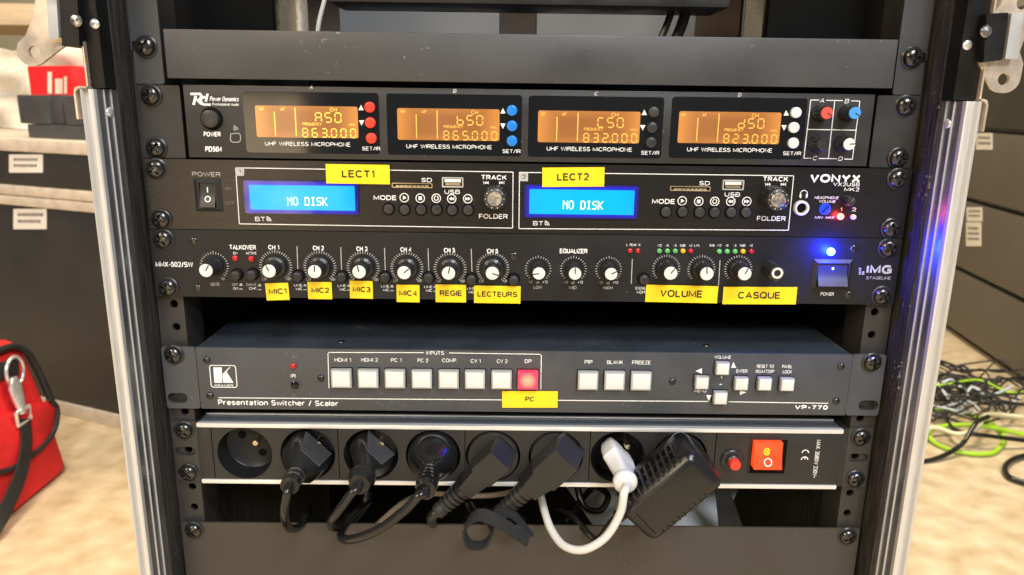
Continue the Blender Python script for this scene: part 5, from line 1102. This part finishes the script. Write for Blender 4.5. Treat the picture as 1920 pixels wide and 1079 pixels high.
# ---------------------------------------------------------------- red bag
BP = Vector((-1.03, 0, 0)); BN = Vector((.33, 0, .075)).normalized()
bag = thing('tool_bag', 'red fabric tool bag with black piping, flap and shoulder strap on the floor', 'bag', (-1.2, .85, 0))
secs = []
for y, k in ((.42, .93), (.44, .985), (.50, 1), (.80, 1.0), (1.06, 1), (1.105, .985), (1.12, .93)):
    ring_ = []
    for (x, z) in ((-1.43, 0.012), (-1.41, 0.0), (-1.05, 0.0), (-1.032, .012), (-1.055, .14), (-1.092, .290), (-1.10, .315), (-1.125, .325), (-1.32, .325), (-1.36, .315)):
        ring_.append((-1.22 + (x + 1.22) * k, y, .17 + (z - .17) * (k if z > .05 else 1)))
    secs.append(ring_)
m = MB(); n = 10
m.add([v for r in secs for v in r], [(i * n + j, i * n + (j + 1) % n, (i + 1) * n + (j + 1) % n, (i + 1) * n + j) for i in range(len(secs) - 1) for j in range(n)] + [tuple(range(n))[::-1], tuple((len(secs) - 1) * n + j for j in range(n))])
obj('bag_body', m, 'bag_red', bag, smooth=50)
def bpx(px, py, lift=0.0): return WP(px, py, BP + BN * lift, BN)
def bag_patch(nm, pts, mt, l0, l1):
    f0 = [bpx(a, b, l0) for a, b in pts]; f1 = [bpx(a, b, l1) for a, b in pts]; k = len(pts); m = MB(); c0 = sum(f1, Vector()) / k
    m.add(f0 + f1 + [c0 + BN * .006], [(i, (i + 1) % k, k + (i + 1) % k, k + i) for i in range(k)] + [(k + i, k + (i + 1) % k, 2 * k) for i in range(k)]); return obj(nm, m, mt, bag, smooth=40)
bag_patch('bag_flap', [(-120, 800), (-120, 905), (-20, 888), (30, 872), (78, 835), (100, 804), (104, 765), (88, 752), (60, 758), (0, 780)], 'bag_red', -.002, .012)
m = MB(); m.tube([bpx(a, b, .012) for a, b in ((-120, 908), (-20, 890), (30, 875), (79, 838), (102, 806), (107, 766), (90, 750))], .006, 10); obj('piping', m, 'bag_black', bag, smooth=60)
m = MB(); m.tube([(-1.090, .40, .322), (-1.092, .80, .323), (-1.094, 1.03, .322), (-1.090, 1.10, .305), (-1.077, 1.122, .25), (-1.055, 1.125, .16)], .008, 10); obj('piping', m, 'bag_black', bag, smooth=60)
st = [bpx(a, b, .022) for a, b in ((47, 785), (50, 830), (42, 880), (25, 925), (5, 965), (-25, 1010))]
obj('shoulder_strap', ribbon(st, .031, .004, (0, 1, .25)), 'bag_black', bag)
tb = [bpx(a, b, .016) for a, b in ((-60, 702), (0, 697), (34, 688))]; obj('strap_tab', ribbon(tb, .040, .004, (0, .1, 1)), 'bag_black', bag)
m = MB(); c = bpx(28, 697, .02); m.tube([c + Vector((.004 * 0, .028 * math.cos(t), .032 * math.sin(t))) for t in [k * .5236 for k in range(13)]], .004, 8, sub=3); rg = obj('ring', m, 'chrome', bag, smooth=60)
h0, h1 = bpx(28, 725, .024), bpx(42, 775, .024); m = MB(); m.loft([(h0 + Vector((0, 0, .02)), (0, 1, 0), (1, 0, 0), .008, .006, 2), (h0, (0, 1, 0), (1, 0, 0), .018, .008, 2.5), ((h0 + h1) / 2, (0, 1, 0), (1, 0, 0), .015, .008, 2.5), (h1, (0, 1, 0), (1, 0, 0), .008, .007, 2)], 16); obj('snap_hook', m, 'chrome', bag, smooth=60)
c = bpx(44, 780, .024); m = MB(); m.tube([c + Vector((0, a, b)) for a, b in ((-.022, .014), (.022, .014), (.022, -.014), (-.022, -.014), (-.022, .014))], .004, 8, sub=1); obj('strap_buckle', m, 'chrome', bag)

# ================================================================ background, right: a wall of stacked dark cases
PR0 = Vector((1.7252, 2.3076, 0)); PQ = Vector((1.6521, 1.8417, 0)); UR = (PQ - PR0).normalized(); NR = Vector((UR.y, -UR.x, 0)); NR = NR if NR.x < 0 else -NR
zr_ = lambda px, py: WP(px, py, PR0, NR).z
lev = [0.012, zr_(1890, 553), zr_(1870, 392), zr_(1878, 249), zr_(1878, 249) + .42, zr_(1878, 249) + .9]
nm = ['lowest dark case of the stack beside the cables on the floor', 'dark flight case, second up in the stack behind the right-hand edge', 'dark brown flight case with one small white sticker in the stack', 'topmost dark flight case of the stack behind the steel latch', 'dark case above the steel latch']
for k in range(4):
    o = thing('flight_case', nm[k], 'flight case', tuple(PR0 + Vector((.2, 0, lev[k]))), 'stack of dark cases')
    m = frame_box((PR0.x, PR0.y), (UR.x, UR.y), lev[k] + .012, lev[k + 1] - .004, -.9, 1.6, 0 if UR.x * 0 == 0 else 0, .5, .006)
    m.v = [tuple(v) for v in m.v]
    body = obj('case_body', m, 'case_brown' if k < 3 else 'case_black', o)
    for zz in (lev[k] + .001, ):
        obj('case_foot_rail', frame_box((PR0.x, PR0.y), (UR.x, UR.y), zz, zz + .0105, -.88, 1.58, .02, .45), 'plastic_black', o)
    if k == 2: lab(1831, 250, 1861, 281, o, WP(1845, 265, PR0, NR) , NR, 2, seed=5)
    if k == 1: lab(1813, 389, 1842, 415, o, PR0, NR, 2, seed=6); lab(1812, 417, 1840, 462, o, PR0, NR, 3, seed=7)
# ---------------------------------------------------------------- cables on the floor
def floor_cable(pts, r, mt, lb, grp=None, h=None):
    q = [WZ(a, b, r + .001) + Vector((0, 0, (h[i] if h else 0))) for i, (a, b) in enumerate(pts)]
    m = MB(); m.tube(q, r, 8, sub=6); tag(obj('cable', m, mt, None, smooth=60), lb, 'cable', grp)
floor_cable([(1690, 778), (1745, 768), (1800, 772), (1850, 790), (1882, 818), (1868, 846), (1835, 852), (1790, 846), (1755, 832), (1740, 818), (1770, 812), (1840, 812), (1930, 818)], .0062, 'cable_green', 'lime green cable lying in a loop on the floor', None, [0, 0, 0, 0, 0, 0, 0, 0, 0, .01, .02, .02, 0])
floor_cable([(1690, 838), (1745, 822), (1790, 834), (1825, 832), (1842, 812), (1870, 797), (1930, 796)], .0058, 'cable_cream', 'cream cable crossing the lime green loop on the floor', None, [.02, .03, .03, .04, .05, .03, .02])
floor_cable([(1690, 742), (1760, 752), (1830, 742), (1890, 760), (1960, 748)], .004, 'cable_green', 'thin yellow-green cable lying across the dark tangle', None, [.03, .05, .05, .04, .03])
floor_cable([(1690, 866), (1750, 862), (1800, 848), (1822, 835), (1845, 828)], .006, 'cable_black', 'black cable whose end lies over the cream cable', None, [0, .0, .02, .06, .07])
floor_cable([(1960, 850), (1910, 858), (1885, 875), (1892, 895), (1930, 908)], .007, 'cable_black', 'black cable curling alone on the bare floor')
floor_cable([(1772, 775), (1775, 805), (1795, 830), (1850, 838), (1940, 836)], .006, 'cable_black', 'black cable running through the lime green loop', None, [.01, .02, .03, .03, .01])
rr = random.Random(11)
for k in range(40):
    y0 = rr.uniform(688, 800) ; x0 = rr.uniform(1690, 1760); pts = []
    n_ = rr.randint(4, 6)
    for i in range(n_): pts.append((x0 + i * rr.uniform(30, 48), y0 + rr.uniform(-14, 14) + i * rr.uniform(2, 7)))
    floor_cable(pts, rr.choice((.0025, .003, .004)), 'cable_dull' if k % 12 else 'pvc_grey', 'thin black cable in the dark tangle behind the lime green loop' if k % 12 else 'pale grey cable lying in the dark tangle behind the lime green loop', 'tangled black cables on the floor' if k % 12 else 'pale cables in the tangle', [.004 + .05 * abs(math.sin(i * 1.3 + k)) for i in range(n_)])
